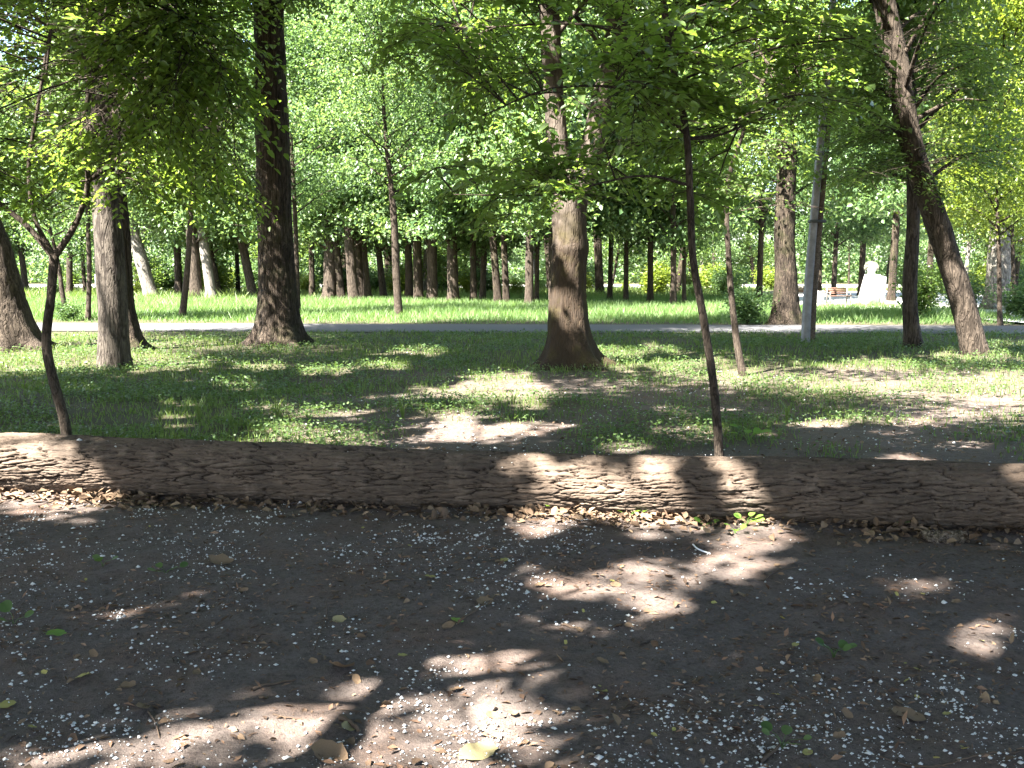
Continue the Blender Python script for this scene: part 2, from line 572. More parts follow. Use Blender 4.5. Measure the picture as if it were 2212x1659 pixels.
def keep_mask(P, seed=3):
    """False for leaves that would stand between the sun and a place the photo shows sunlit"""
    keep = np.ones(len(P), bool)
    j = rng.uniform(-0.12, 0.12, len(P))
    j = np.where(rng.uniform(0, 1, len(P)) < .006, 9.0, j) if len(P) > 1 else j
    for z, gl in ((0.0, GAPS), (0.25, GAPS_LOG)):
        Q = P - S[None, :] * ((P[:, 2:3] - z) / S[2])
        u, v = pix(Q)
        w = (vnoise(u / 35, v / 16, seed) - 0.5) * 0.7 + (vnoise(u / 13, v / 6, seed + 4) - 0.5) * 0.95
        ok = (Q[:, 1] > 1.5) & (P[:, 2] > 0.6)
        for (cx, cy_, rx, ry) in gl:
            yy = gp(cx, cy_)[1]
            d = np.hypot((u - cx) / (rx + .115 * F / yy), (v - cy_) / (ry + .115 * F * 1.45 / yy ** 2)) + w + j
            keep &= ~((d < 1.0) & ok)
    for T, r in GAPS_3D:
        v = P - T
        t = v @ S
        d = np.linalg.norm(v - t[:, None] * S, axis=1)
        keep &= ~((d < r) & (t > 0.4))
    return keep


# ------------------------------------------------------------------ leaves
def add_leaves(acc, C, D, N, L, Wd, shape='ovate', fold=0.25, carve=True):
    if carve:
        k = keep_mask(C)
        C, D, N, L, Wd = C[k], D[k], N[k], L[k], Wd[k]
    n = len(C)
    if n == 0:
        return
    D = norm(D)
    Sd = norm(np.cross(D, N))
    N = np.cross(Sd, D)
    L = L[:, None]
    Wd = Wd[:, None]
    if shape == 'ovate':
        b = C
        tip = C + D * L - N * L * 0.10
        l1 = C + D * L * 0.30 + Sd * Wd * 0.5 + N * Wd * fold
        l2 = C + D * L * 0.68 + Sd * Wd * 0.40 + N * Wd * fold * 0.5
        r1 = C + D * L * 0.30 - Sd * Wd * 0.5 + N * Wd * fold
        r2 = C + D * L * 0.68 - Sd * Wd * 0.40 + N * Wd * fold * 0.5
        V = np.stack([b, l1, l2, tip, r2, r1], 1).reshape(-1, 3)
        i = np.arange(n)[:, None] * 6
        q = np.concatenate([i + np.array([[0, 3, 2, 1]]), i + np.array([[0, 5, 4, 3]])])
        acc.add(V, q)
    else:
        V = np.stack([C, C + D * L * 0.45 + Sd * Wd * 0.5 + N * Wd * fold, C + D * L, C + D * L * 0.45 - Sd * Wd * 0.5 + N * Wd * fold], 1).reshape(-1, 3)
        i = np.arange(n)[:, None] * 4
        t = np.concatenate([i + np.array([[0, 2, 1]]), i + np.array([[0, 3, 2]])])
        acc.add(V, None, t)


def rand_dir(n, zs=1.0):
    v = rng.normal(size=(n, 3))
    v[:, 2] *= zs
    return norm(v)


def spray(tac, lac, A, B, leaf, ntw=9, nl=9, tw=0.45, shape='ovate', rad=0.008, droop=0.12):
    """one branch from A to B with flat twigs of alternate leaves"""
    A, B = np.asarray(A, float), np.asarray(B, float)
    Lb = np.linalg.norm(B - A)
    mid = (A + B) / 2 + np.array([rng.normal(0, .08), rng.normal(0, .08), droop * Lb]) * min(1, Lb)
    P, R = smooth_path([A, mid, B], [rad, rad * .7, rad * .3], max(0.08, Lb / 10))
    tube(tac, P, R, 4, cap=False)
    T = norm(np.gradient(P, axis=0))
    Cs, Ds, Ns, Ls = [], [], [], []
    tilt = np.array([rng.normal(0, .22), rng.normal(0, .22), 1.0])
    tilt /= np.linalg.norm(tilt)
    for k in range(ntw + 1):
        u = 0.25 + 0.75 * (k + rng.uniform(0, .6)) / (ntw + 1)
        i = min(len(P) - 1, int(u * (len(P) - 1)))
        p, t = P[i], T[i]
        side = np.cross(t, tilt) * (1 if k % 2 else -1)
        d = norm(t * rng.uniform(.4, .9) + side * rng.uniform(.5, 1) + np.array([0, 0, rng.normal(-.05, .15)]))
        if k == ntw:
            d, p = t, P[-1]
        ln = tw * rng.uniform(.6, 1.2) * (1.15 - .6 * u)
        s = np.linspace(.12, 1, nl)
        C = p + d * (s * ln)[:, None] + np.array([0, 0, -1.0]) * (s ** 2 * ln * .22)[:, None]
        tube(tac, np.array([p, (p + C[nl // 2]) / 2, C[-1]]), np.array([.003, .0025, .0015]), 3, cap=False)
        sd = norm(np.cross(d, tilt))
        al = np.where(np.arange(nl) % 2, 1, -1)[:, None]
        Cs.append(C)
        Ds.append(norm(d * .55 + sd * al + rng.normal(0, .25, (nl, 3)) + np.array([0, 0, -.25])))
        Ns.append(norm(tilt + rng.normal(0, .33, (nl, 3))))
        Ls.append(leaf * rng.uniform(.6, 1.2, nl))
    C, D, N, L = np.concatenate(Cs), np.concatenate(Ds), np.concatenate(Ns), np.concatenate(Ls)
    add_leaves(lac, C, D, N, L, L * .56, shape)


def clump_crown(tac, lac, axis, h0, h1, R, n_limb, per, leaf, clump=0.55, nc=4, up=0.35, shape='dia', carve=True, rad=0.05, az=None, flat=0.45):
    """limbs from the trunk axis between heights h0 and h1; leaf clumps along each limb"""
    axis = np.asarray(axis)
    zz = axis[:, 2]
    Cs, Ns = [], []
    for k in range(n_limb):
        u = (k + rng.uniform(0, 1)) / n_limb
        h = h0 + (h1 - h0) * u
        p = np.array([np.interp(h, zz, axis[:, 0]), np.interp(h, zz, axis[:, 1]), h])
        a = k * 2.4 + rng.normal(0, .4) if az is None else az + rng.normal(0, .7)
        prof = (0.45 + 0.55 * sin(pi * min(1, 0.25 + u * .8))) if u < .8 else 0.55
        ln = R * prof * rng.uniform(.65, 1.15)
        e = up + 0.5 * u + rng.normal(0, .15)
        d = np.array([cos(a) * cos(e), sin(a) * cos(e), sin(e)])
        q = p + d * ln * .5 + np.array([0, 0, .08 * ln])
        r = p + d * ln + np.array([0, 0, -.10 * ln])
        P, RR = smooth_path([p, q, r], [rad * (1.2 - .7 * u), rad * .5, rad * .15], max(.3, ln / 8))
        tube(tac, P, RR, 5, cap=False)
        for c in range(nc):
            w = 0.3 + 0.7 * (c + rng.uniform(0, 1)) / nc
            i = int(w * (len(P) - 1))
            cc = P[i] + rng.normal(0, .35 * clump, 3) + np.array([0, 0, .1])
            m = int(per * rng.uniform(.5, 1.5))
            o = rng.normal(0, 1, (m, 3)) * np.array([clump, clump, clump * flat]) * rng.uniform(.7, 1.3)
            Cs.append(cc + o)
            Ns.append(np.repeat([[rng.normal(0, .25), rng.normal(0, .25), 1]], m, 0) + rng.normal(0, .45, (m, 3)))
    C, N = np.concatenate(Cs), norm(np.concatenate(Ns))
    D = rng.normal(size=C.shape)
    D[:, 2] -= .5
    L = leaf * rng.uniform(.65, 1.3, len(C))
    add_leaves(lac, C, norm(D), N, L, L * .68, shape, carve=carve)


def bark_disp(amp, sx=0.06, sz=0.28, seed=1, flare=0.0, fh=0.3, lobes=5, rmean=0.3):
    per = max(6, int(2 * pi * rmean / sx))

    def f(s, th, rad):
        v = th / (2 * pi) * per
        wv = (vnoise(s / .35, v / 3, seed + 5) - .5)
        f1, f2, _ = worley(s / sz + wv * .4, v + wv * 1.4, seed, per)
        e = np.clip((f2 - f1) * 2.2, 0, 1)
        d = amp * (e - .6) + (vnoise(s / .5, th * 1.2, seed + 9) - .5) * rad * .10
        if flare:
            ph = seed * 1.7
            lob = .5 + .5 * np.cos(lobes * th + ph + np.sin(th + ph) * .8)
            d = d + rad * flare * (np.exp(-s / fh) * (.35 + .5 * lob) + np.exp(-s / (fh * .4)) * 1.1 * lob ** 3)
        return d
    return f


def px_path(pts, Y, dy=0.0):
    P = []
    R = []
    for i, (x, y, w) in enumerate(pts):
        p = pt(x, y, Y + dy * i)
        P.append(p)
        R.append(w * .5 * np.hypot(p[1], 0) / F)
    P = np.array(P)
    P[0][2] = min(P[0][2], 0.0) - .04
    return P, np.array(R)


def extend(P, R, top, r1=0.06):
    """carry a trunk on above the picture"""
    d = norm(P[-1] - P[-2])
    z = P[-1][2]
    n = max(1, int((top - z) / 2.0))
    Q, RR = [P], [R]
    p = P[-1].copy()
    for k in range(1, n + 1):
        d = norm(d * .75 + np.array([rng.normal(0, .06), rng.normal(0, .06), .28]))
        p = p + d * (top - z) / n
        Q.append(p[None])
        RR.append(np.array([R[-1] + (r1 - R[-1]) * k / n]))
    return np.concatenate(Q), np.concatenate(RR)


# ------------------------------------------------------------------ ground, path, paving
LOG_A, LOG_B = pt(0, 998, 6.84), pt(2212, 1074, 5.75)


def log_y(x):
    return LOG_A[1] + (x - LOG_A[0]) * (LOG_B[1] - LOG_A[1]) / (LOG_B[0] - LOG_A[0])


def ground_z(x, y):
    r = np.hypot(x, y)
    z = (fbm(x * .35, y * .35, 21, 3) - .5) * .10 * np.clip(r / 6 - .3, .25, 1)
    near = np.clip(1.3 - r / 9, 0, 1)
    z = z + near * ((fbm(x * 3, y * 3, 31, 4) - .5) * .05 + (fbm(x * 14, y * 14, 41, 3) - .5) * .022)
    pth = np.clip(1 - np.abs(y - PATH_Y(x)) / 3.5, 0, 1)
    return z * (1 - np.minimum(1, pth * 2.5))


def PATH_Y(x):
    return 26.6 - .055 * x


def cover(x, y):
    """how green the ground is, 0 bare soil - 1 grown over"""
    n = fbm(x * .55, y * .55, 51, 4)
    n2 = fbm(x * 1.9, y * 1.9, 57, 3)
    b = y - log_y(x)
    side = np.clip((x + 1.6) / 3.2, -.5, 1)           # the right hand side is barer
    c = np.clip((b - .2) / 1.6, 0, 1) * .72 - side * np.clip(1.25 - b / 8.5, 0, 1) * .66 + (n - .5) * 1.5 + (n2 - .5) * .7
    c = c - 1.2 * np.exp(-((x + .35) / .8) ** 2 - ((y - 8.9) / 1.3) ** 2)
    c = c + .35 * np.clip((y - 14) / 6, 0, 1)
    c = np.where(b < .1, -1, c)
    return np.clip(c + .12, 0, 1)


def axis_coords(lim_dense, step, lim, g=1.18):
    a = list(np.arange(0, lim_dense, step))
    s = step
    while a[-1] < lim:
        s *= g
        a.append(a[-1] + s)
    return np.array(a)


xp = axis_coords(4.2, .032, 900, 1.12)
xs = np.concatenate([-xp[::-1][:-1], xp])
yp = axis_coords(7.0, .032, 1500, 1.06) + 1.6
ym = 1.6 - axis_coords(.1, .1, 300, 1.3)[1:]
ys = np.concatenate([ym[::-1], yp])
GX, GY = np.meshgrid(xs, ys, indexing='ij')
GZ = ground_z(GX, GY)
ga = Acc()
nx, ny = len(xs), len(ys)
i = np.arange(nx - 1)[:, None] * ny
j = np.arange(ny - 1)[None, :]
ga.add(np.stack([GX, GY, GZ], -1).reshape(-1, 3), np.stack([i + j, i + ny + j, i + ny + j + 1, i + j + 1], -1).reshape(-1, 4))
g = ga.build('ground', M['ground'], smooth=True, attr={'cover': np.clip(cover(GX, GY) + np.clip((GY - 30) / 4, 0, 1), 0, 1)})
tag(g, 'bare dark soil in front of the log turning to grassy woodland floor', None, kind='structure')


def strip(name, mat, f0, f1, x0, x1, z, label, n=160):
    a = Acc()
    x = np.linspace(x0, x1, n)
    jit = (vnoise(x * .9, x * 0 + 3, 77) - .5) * .45
    lo, hi = f0(x) + jit, f1(x) + jit * .5
    V = np.stack([np.stack([x, lo, x * 0 + z], 1), np.stack([x, hi, x * 0 + z], 1)], 1).reshape(-1, 3)
    k = np.arange(n - 1)[:, None] * 2
    a.add(V, k + np.array([[0, 2, 3, 1]]))
    return tag(a.build(name, mat), label, None, kind='structure')


strip('path', M['asphalt'], lambda x: PATH_Y(x) - 1.7, lambda x: PATH_Y(x) + 1.7, -90, 90, .03, 'grey asphalt path crossing behind the big trees')
strip('path_edge', M['kerb'], lambda x: PATH_Y(x) - 1.95, lambda x: PATH_Y(x) + 1.95, -90, 90, .02, 'dark worn edging along both sides of the grey path')
# pale paving round the monument
a = Acc()
ring = [gp(1665, 657), gp(1850, 671), gp(1990, 668), gp(2060, 688), gp(2240, 704), gp(2500, 700), gp(2500, 628), gp(2100, 630), gp(1900, 630), gp(1690, 636)]
V = [np.array([p[0], p[1], .06]) for p in ring]
V.append(np.mean(V, 0))
k = len(ring)
a.add(V, None, [(i_, (i_ + 1) % k, k) for i_ in range(k)])
tag(a.build('paved_square', M['paving']), 'sunlit pale paving around the white monument', None, kind='structure')
a = Acc()
x0, x1 = -140, 160
a.add([(x0, 96, .05), (x1, 90, .05), (x1, 118, .05), (x0, 122, .05)], [(0, 1, 2, 3)])
tag(a.build('paved_road', M['paving']), 'bright pale open paving seen between the far trunks', None, kind='structure')

# ------------------------------------------------------------------ the fallen log
def make_log():
    d = norm(LOG_B - LOG_A)
    A, B = LOG_A - d * 1.3, LOG_B + d * 1.5
    Lg = np.linalg.norm(B - A)
    n, m = 1100, 300
    s = np.linspace(0, Lg, n)
    th = np.arange(m) * 2 * pi / m
    SS, TH = np.meshgrid(s, th, indexing='ij')
    R0 = .196 + .014 * s / Lg + .01 * np.exp(-((s - 1.6) / .35) ** 2) + .004 * np.sin(s * 2.1)
    per = 42
    v = TH / (2 * pi) * per
    w1 = fbm(SS * 3.2, v * .5, 5, 4) - .5
    w2 = fbm(SS * 16, v * 1.6, 8, 3) - .5
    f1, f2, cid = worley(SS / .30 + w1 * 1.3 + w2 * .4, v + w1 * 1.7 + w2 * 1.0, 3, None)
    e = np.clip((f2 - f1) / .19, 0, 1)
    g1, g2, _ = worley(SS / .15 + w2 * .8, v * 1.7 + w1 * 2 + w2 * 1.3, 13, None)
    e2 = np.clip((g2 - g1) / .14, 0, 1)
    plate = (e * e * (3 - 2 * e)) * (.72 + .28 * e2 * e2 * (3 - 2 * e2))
    seam = np.clip(np.minimum(TH, 2 * pi - TH) / .25, 0, 1)
    rad = R0[:, None] + seam * (.024 * (plate - .8) + .012 * (cid - .5) * plate + .009 * (fbm(SS * 14, v * 2.4, 33, 4) - .5) + .008 * (fbm(SS * 2.5, v * .3, 37, 2) - .5))
    c = A[None] + d[None] * s[:, None]
    c[:, 2] += .012 * np.sin(s * .9) - .012
    e1 = norm(np.array([d[1], -d[0], 0]))            # horizontal, across
    e3 = np.cross(d, e1)
    e3 = e3 if e3[2] < 0 else -e3                    # seam of the pattern points down
    V = c[:, None] + rad[..., None] * (e3 * np.cos(TH)[..., None] + e1 * np.sin(TH)[..., None])
    acc = Acc()
    i_ = np.arange(n - 1)[:, None] * m
    j_ = np.arange(m)[None]
    j2 = (j_ + 1) % m
    acc.add(V.reshape(-1, 3), np.stack([i_ + j_, i_ + j2, i_ + m + j2, i_ + m + j_], -1).reshape(-1, 4))
    base = (A + B) / 2 * np.array([1, 1, 0])
    root = empty('fallen_log', base, 'long fallen log with cracked brown bark lying across the clearing', 'log')
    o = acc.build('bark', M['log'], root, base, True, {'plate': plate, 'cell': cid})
    for end, k in ((c[0], 0), (c[-1], n - 1)):
        ea = Acc()
        rim = V[k] * .995 + end * .005
        ea.add(np.vstack([rim, end + (d if k else -d) * .004]), None, [(q, (q + 1) % m, m) for q in range(m)])
        ea.build('sawn_end', M['endwood'], root, base)
    return A, B, d


LA, LB, LD = make_log()

# ------------------------------------------------------------------ main trees
def tree(name, label, cat, paths, Y, mat, leafmat, top=16, bark=.014, nseg=48, flare=.55, fh=.35, lobes=5, seed=1, crowns=(), sprays=None, group=None, step=.08,
         sx=.06, sz=.28, stems=(), dy=0.0, ext=True, leaf_shape='dia', r_top=.07):
    P, R = px_path(paths, Y, dy)
    base = np.array([P[0][0], P[0][1], 0.0])
    root = empty(name, base, label, cat, group)
    tac, lac = Acc(), Acc()
    axes = []
    if not stems and ext:
        P, R = extend(P, R, top, r_top)
    PP, RR = smooth_path(P, R, step)
    tube(tac, PP, RR, nseg, bark_disp(bark, sx, sz, seed, flare, fh, lobes, R[1]))
    axes.append(PP)
    for st in stems:
        Ps, Rs = px_path(st, Y)
        Ps[0] = pt(st[0][0], st[0][1], Y)
        Ps, Rs = extend(Ps, Rs, top, r_top)
        Ps, Rs = smooth_path(Ps, Rs, step)
        tube(tac, Ps, Rs, max(8, nseg * 2 // 3), bark_disp(bark * .6, sx, sz, seed + 3, 0, 1, 5, Rs[0]))
        axes.append(Ps)
    for k, c in enumerate(crowns):
        c = dict(c)
        ax = axes[c.pop('stem', -1)]
        clump_crown(tac, lac, ax, **c)
    if sprays:
        sprays(tac, lac, axes)
    tac.build('trunk', mat, root, base, True)
    if lac.n:
        lac.build('crown', leafmat, root, base)
    return root


CR = dict(R=4.6, n_limb=26, per=210, leaf=.15, clump=.7, nc=5)


def cr(h0, h1, **kw):
    d = dict(CR)
    d.update(h0=h0, h1=h1, **kw)
    return d


def px_sprays(region, n, yr, leaf, ntw, nl, tw, limbs=None, rad=.009, blen=(.7, 1.5), shape='ovate'):
    """branches with leaf sprays spread through a crown; region = list of (x0,x1,y0,y1,weight)"""
    def f(tac, lac, axes):
        wt = np.array([r[4] for r in region], float)
        wt /= wt.sum()
        lp = []
        for L in (limbs or []):
            P = np.array([pt(x, y, Y) for (x, y, Y, w) in L])
            R = np.array([w for (_, _, _, w) in L])
            P, R = smooth_path(P, R, .1)
            tube(tac, P, R, 6)
            lp.append(P)
        lp += [a_[len(a_) // 4:] for a_ in axes]
        allp = np.concatenate(lp)
        for k in range(n):
            r = region[rng.choice(len(region), p=wt)]
            B = pt(rng.uniform(r[0], r[1]), rng.uniform(r[2], r[3]), rng.uniform(*yr))
            if B[2] < 1.0 or not keep_mask(B[None])[0]:
                continue
            i = np.argmin(np.linalg.norm((allp - B) * np.array([1, 1, 1.6]), axis=1))
            A = allp[i]
            dist = np.linalg.norm(B - A)
            ln = rng.uniform(*blen)
            if dist > ln:
                if rng.uniform() < .28:
                    P, R = smooth_path([A, (A + B) / 2 + np.array([0, 0, .05 * dist]), B], [rad, rad * .7, rad * .5], .25)
                    tube(tac, P, R, 4, cap=False)
                A = B + (A - B) / dist * ln
            spray(tac, lac, A, B, leaf, ntw, nl, tw, shape, rad * .7)
    return f


# thick trunk cut by the left edge
tree('broad_tree', 'thick brown trunk with flared base at the left edge, leaning out of the picture', 'tree',
     [(20, 757, 120), (2, 650, 96), (-22, 550, 92), (-45, 480, 90), (-120, 250, 80)], 19.2, M['bark_mid'], M['leaf_mid'], 17, seed=3,
     crowns=[cr(6, 16)], lobes=6)
# the pale trunk and the dark trunk behind it
tree('pale_tree', 'slim trunk with its left side bright in the sun, in front of the dark trunk', 'tree',
     [(246, 793, 70), (245, 700, 62), (240, 600, 59), (232, 480, 56), (220, 350, 50), (205, 150, 40)], 15.8, M['bark_grey'], M['leaf_mid'], 14, .006, seed=5, flare=.12,
     crowns=[cr(6.5, 13.5, R=4), cr(6.3, 11, n_limb=22, R=7.5, az=-.55, up=.12, nc=6, per=230), cr(3.6, 7, n_limb=12, nc=4, per=150, leaf=.10, R=3.2, clump=.45)])  # long limbs on one side added above view to shade the forked tree
tree('furrowed_tree', 'dark furrowed trunk directly behind the sunlit pale trunk', 'tree',
     [(272, 756, 62), (262, 650, 52), (256, 500, 46), (245, 380, 44), (235, 200, 40), (225, 0, 36)], 19.1, M['bark'], M['leaf_mid'], 17, .016, seed=8, flare=.8,
     crowns=[cr(7, 16), cr(4.0, 8, n_limb=14, nc=4, per=150, leaf=.11, R=3.6, clump=.5)])
tree('tall_tree', 'tall straight dark trunk with deep vertical furrows and spreading roots, by the path', 'tree',
     [(602, 747, 88), (600, 650, 80), (594, 500, 75), (588, 300, 68), (583, 100, 62), (578, -120, 56)], 20.4, M['bark'], M['leaf_mid'], 20, .024, 72, .75, .38, 6, seed=12,
     crowns=[cr(9, 19), cr(6.2, 8.5, n_limb=9, nc=4, per=130, leaf=.11, R=2.6, clump=.4)], sx=.055, sz=.45)
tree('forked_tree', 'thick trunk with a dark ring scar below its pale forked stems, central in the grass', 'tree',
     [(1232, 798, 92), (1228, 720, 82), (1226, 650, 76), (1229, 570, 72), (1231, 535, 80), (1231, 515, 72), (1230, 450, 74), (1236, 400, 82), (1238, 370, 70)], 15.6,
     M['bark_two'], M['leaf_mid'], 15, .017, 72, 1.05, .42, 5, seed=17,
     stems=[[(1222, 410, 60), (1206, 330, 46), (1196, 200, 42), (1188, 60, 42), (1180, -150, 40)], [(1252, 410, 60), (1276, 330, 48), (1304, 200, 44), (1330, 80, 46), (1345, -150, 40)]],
     crowns=[cr(6, 14, stem=1, R=4), cr(6, 14, stem=2, R=4), cr(6.4, 11, stem=1, n_limb=32, R=8, az=-2.3, up=.12, nc=6, per=260), cr(6.4, 11, stem=2, n_limb=12, R=6, az=-1.2, up=.12, nc=6, per=230), cr(4.6, 6.5, stem=2, n_limb=7, per=90, leaf=.10, R=2.6, clump=.4), cr(4.9, 6.5, stem=1, n_limb=6, per=90, leaf=.10, R=2.6, clump=.4)])  # long one-sided limbs added above the frame to shade this trunk and ground
tree('dark_tree', 'dark upright trunk beside the grey post, just beyond the path', 'tree',
     [(1697, 702, 58), (1697, 600, 47), (1695, 500, 43), (1700, 350, 40), (1705, 150, 36), (1710, -50, 32)], 28.9, M['bark'], M['leaf_mid'], 18, .018, 40, .6, .4, seed=22,
     crowns=[cr(6, 17, leaf=.17), cr(3.5, 8, n_limb=12, per=130, leaf=.13, R=3)])
tree('slender_tree', 'slender nearly black trunk standing left of the leaning mottled trunk', 'tree',
     [(1974, 751, 34), (1965, 640, 30), (1972, 500, 27), (1972, 400, 25), (1966, 250, 22)], 19.8, M['bark_mid'], M['leaf_mid'], 9, .008, 28, .35, seed=25,
     crowns=[cr(3.0, 8.5, n_limb=24, per=130, leaf=.10, R=2.4, clump=.42)])
tree('leaning_tree', 'thick mottled trunk leaning left over the grass', 'tree',
     [(2110, 768, 54), (2087, 680, 51), (2056, 580, 50), (2020, 470, 48), (1985, 370, 46), (1960, 270, 46), (1935, 120, 46), (1905, -20, 44), (1880, -200, 40)], 18.2,
     M['bark_mid'], M['leaf_mid'], 15, .011, 48, .15, seed=28,
     crowns=[cr(7, 14), cr(7, 11, n_limb=14, R=8, az=-2.6, up=.1, nc=6), cr(4.2, 7.5, n_limb=16, per=140, leaf=.10, R=2.8, clump=.45)],  # long leftward limbs added above the frame to shade the grass
     sprays=px_sprays([(1760, 2180, 40, 420, 1)], 170, (15.5, 20), .10, 9, 9, .7, blen=(1.2, 2.4), shape='dia'))

# saplings just behind the log
tree('forked_sapling', 'thin crooked sapling forking into a V, behind the left end of the log', 'sapling',
     [(152, 1025, 24), (140, 915, 22), (112, 810, 21), (100, 735, 20), (110, 640, 18), (117, 552, 20)], 7.6, M['bark_thin'], M['leaf_near'], 3, .002, 20, .15, seed=31, step=.05,
     stems=[[(117, 556, 15), (60, 490, 12), (0, 440, 11), (-90, 360, 9)], [(117, 556, 15), (165, 480, 12), (190, 390, 11), (178, 290, 10), (200, 160, 9), (232, -60, 7)],
            [(112, 545, 11), (75, 470, 9), (62, 360, 8), (80, 240, 7), (110, 60, 6)]], ext=False, r_top=.01,
     sprays=px_sprays([(-350, 120, -300, 470, 3), (60, 330, -300, 430, 4), (300, 560, -260, 450, 4.4), (-100, 330, -100, 380, 2)], 500, (5.6, 10.5), .062, 10, 9, .5,
                      limbs=[[(190, 390, 7.6, .022), (330, 300, 7.9, .014), (470, 280, 8.4, .008)], [(178, 290, 7.6, .02), (300, 160, 7, .013), (420, 60, 6.6, .008)],
                             [(205, 150, 7.6, .016), (360, 30, 8.4, .012), (480, -80, 9, .008)]]))
tree('crooked_sapling', 'thin dark crooked sapling rising behind the log, right of the thick forked trunk', 'sapling',
     [(1556, 1060, 22), (1552, 960, 20), (1540, 820, 18), (1518, 680, 17), (1497, 560, 16), (1491, 430, 15), (1483, 290, 14), (1462, 190, 13), (1440, 60, 14), (1425, -150, 12)], 6.9,
     M['bark_thin'], M['leaf_elm'], 5.5, .002, 20, .12, seed=36, step=.05, r_top=.01,
     sprays=px_sprays([(960, 1180, 60, 430, 2.6), (1180, 1330, 60, 420, 1.3), (1330, 1480, -100, 330, 1.6), (1450, 1850, -250, 280, 6.0), (860, 1180, -160, 170, 5.2), (1300, 1620, 250, 430, 1.0), (960, 1130, 380, 500, .25), (1150, 1330, 380, 460, .25)],
                      185, (5.4, 9.8), .080, 9, 8, .5,
                      limbs=[[(1483, 290, 6.9, .016), (1380, 200, 6.7, .012), (1200, 190, 6.6, .008), (1040, 250, 6.5, .004)], [(1489, 400, 6.9, .013), (1380, 380, 6.8, .009), (1180, 420, 6.7, .006), (980, 420, 6.6, .003)],
                             [(1462, 190, 6.9, .014), (1300, 60, 7.2, .01), (1000, 60, 7.6, .006)], [(1483, 300, 6.9, .014), (1560, 290, 7.1, .01), (1720, 220, 7.4, .006)]]))
tree('thin_sapling', 'very thin sapling standing in grass just right of the crooked sapling', 'sapling',
     [(1606, 812, 18), (1592, 740, 15), (1580, 640, 13), (1573, 540, 12), (1570, 420, 11), (1590, 330, 9), (1640, 200, 7)], 14.4, M['bark_thin'], M['leaf_mid'], 6.5, .002, 14, .15, seed=41, r_top=.01,
     sprays=px_sprays([(1440, 1800, 60, 480, 3), (1560, 1900, -100, 300, 2)], 70, (12.5, 16.5), .085, 9, 9, .6, blen=(1, 2)))

# thin trees beyond the path
GM = 'slim young trees beyond the path'


def slim(label, pts, leafmat='leaf_far', n=26, h0=2.2, top=9, R=2.6, per=120, leaf=.11, seed=1, clump=.45, stems=(), mat='bark_thin', name='slim_tree'):
    Y = gp(pts[0][0], pts[0][1])[1]
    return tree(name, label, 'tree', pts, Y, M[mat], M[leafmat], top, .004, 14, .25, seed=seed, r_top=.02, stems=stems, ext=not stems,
                crowns=[dict(h0=h0, h1=top - .5, R=R, n_limb=n, per=per, leaf=leaf, clump=clump, nc=4, rad=.03)], step=.2, group=GM)


slim('slim branching tree in the meadow between the tall furrowed trunk and the forked trunk', [(862, 684, 18), (856, 590, 16), (851, 470, 15), (842, 380, 11), (832, 280, 9), (826, 160, 7)], 'leaf_far', 34, 4.2, 12, 4.2, 150, .12, 51, .6)
slim('thin trunk slanting right, between the paired left trunks and the tall furrowed trunk', [(393, 688, 15), (404, 590, 13), (411, 480, 11), (414, 380, 9)], seed=52, h0=4, top=10, R=3, per=130)
slim('thin black upright trunk close behind the right side of the tall furrowed trunk', [(644, 678, 13), (641, 580, 11), (638, 480, 10), (630, 330, 8)], seed=53, h0=3.5, top=11, R=3, n=30, leafmat='leaf_blue')
slim('thin trunk rising behind the left sapling, nearer the pale trunk', [(190, 694, 11), (193, 580, 10), (190, 460, 9)], seed=54, h0=3.6, top=9)
slim('short thin trunk with leafy foot just right of the left sapling', [(146, 694, 11), (134, 630, 10), (124, 560, 8)], seed=55, h0=2.6, top=7)
slim('thin dark stem at the far right, right of the leaning trunk', [(2160, 704, 11), (2158, 560, 9), (2153, 380, 7)], 'leaf_yellow', 34, 2.4, 10, 3.4, 160, .12, 56, .6)
slim('thinnest dark stem at the right edge of the picture', [(2194, 684, 9), (2188, 560, 8), (2186, 420, 6)], 'leaf_yellow', 30, 2.4, 9, 3.4, 150, .14, 57, .6)

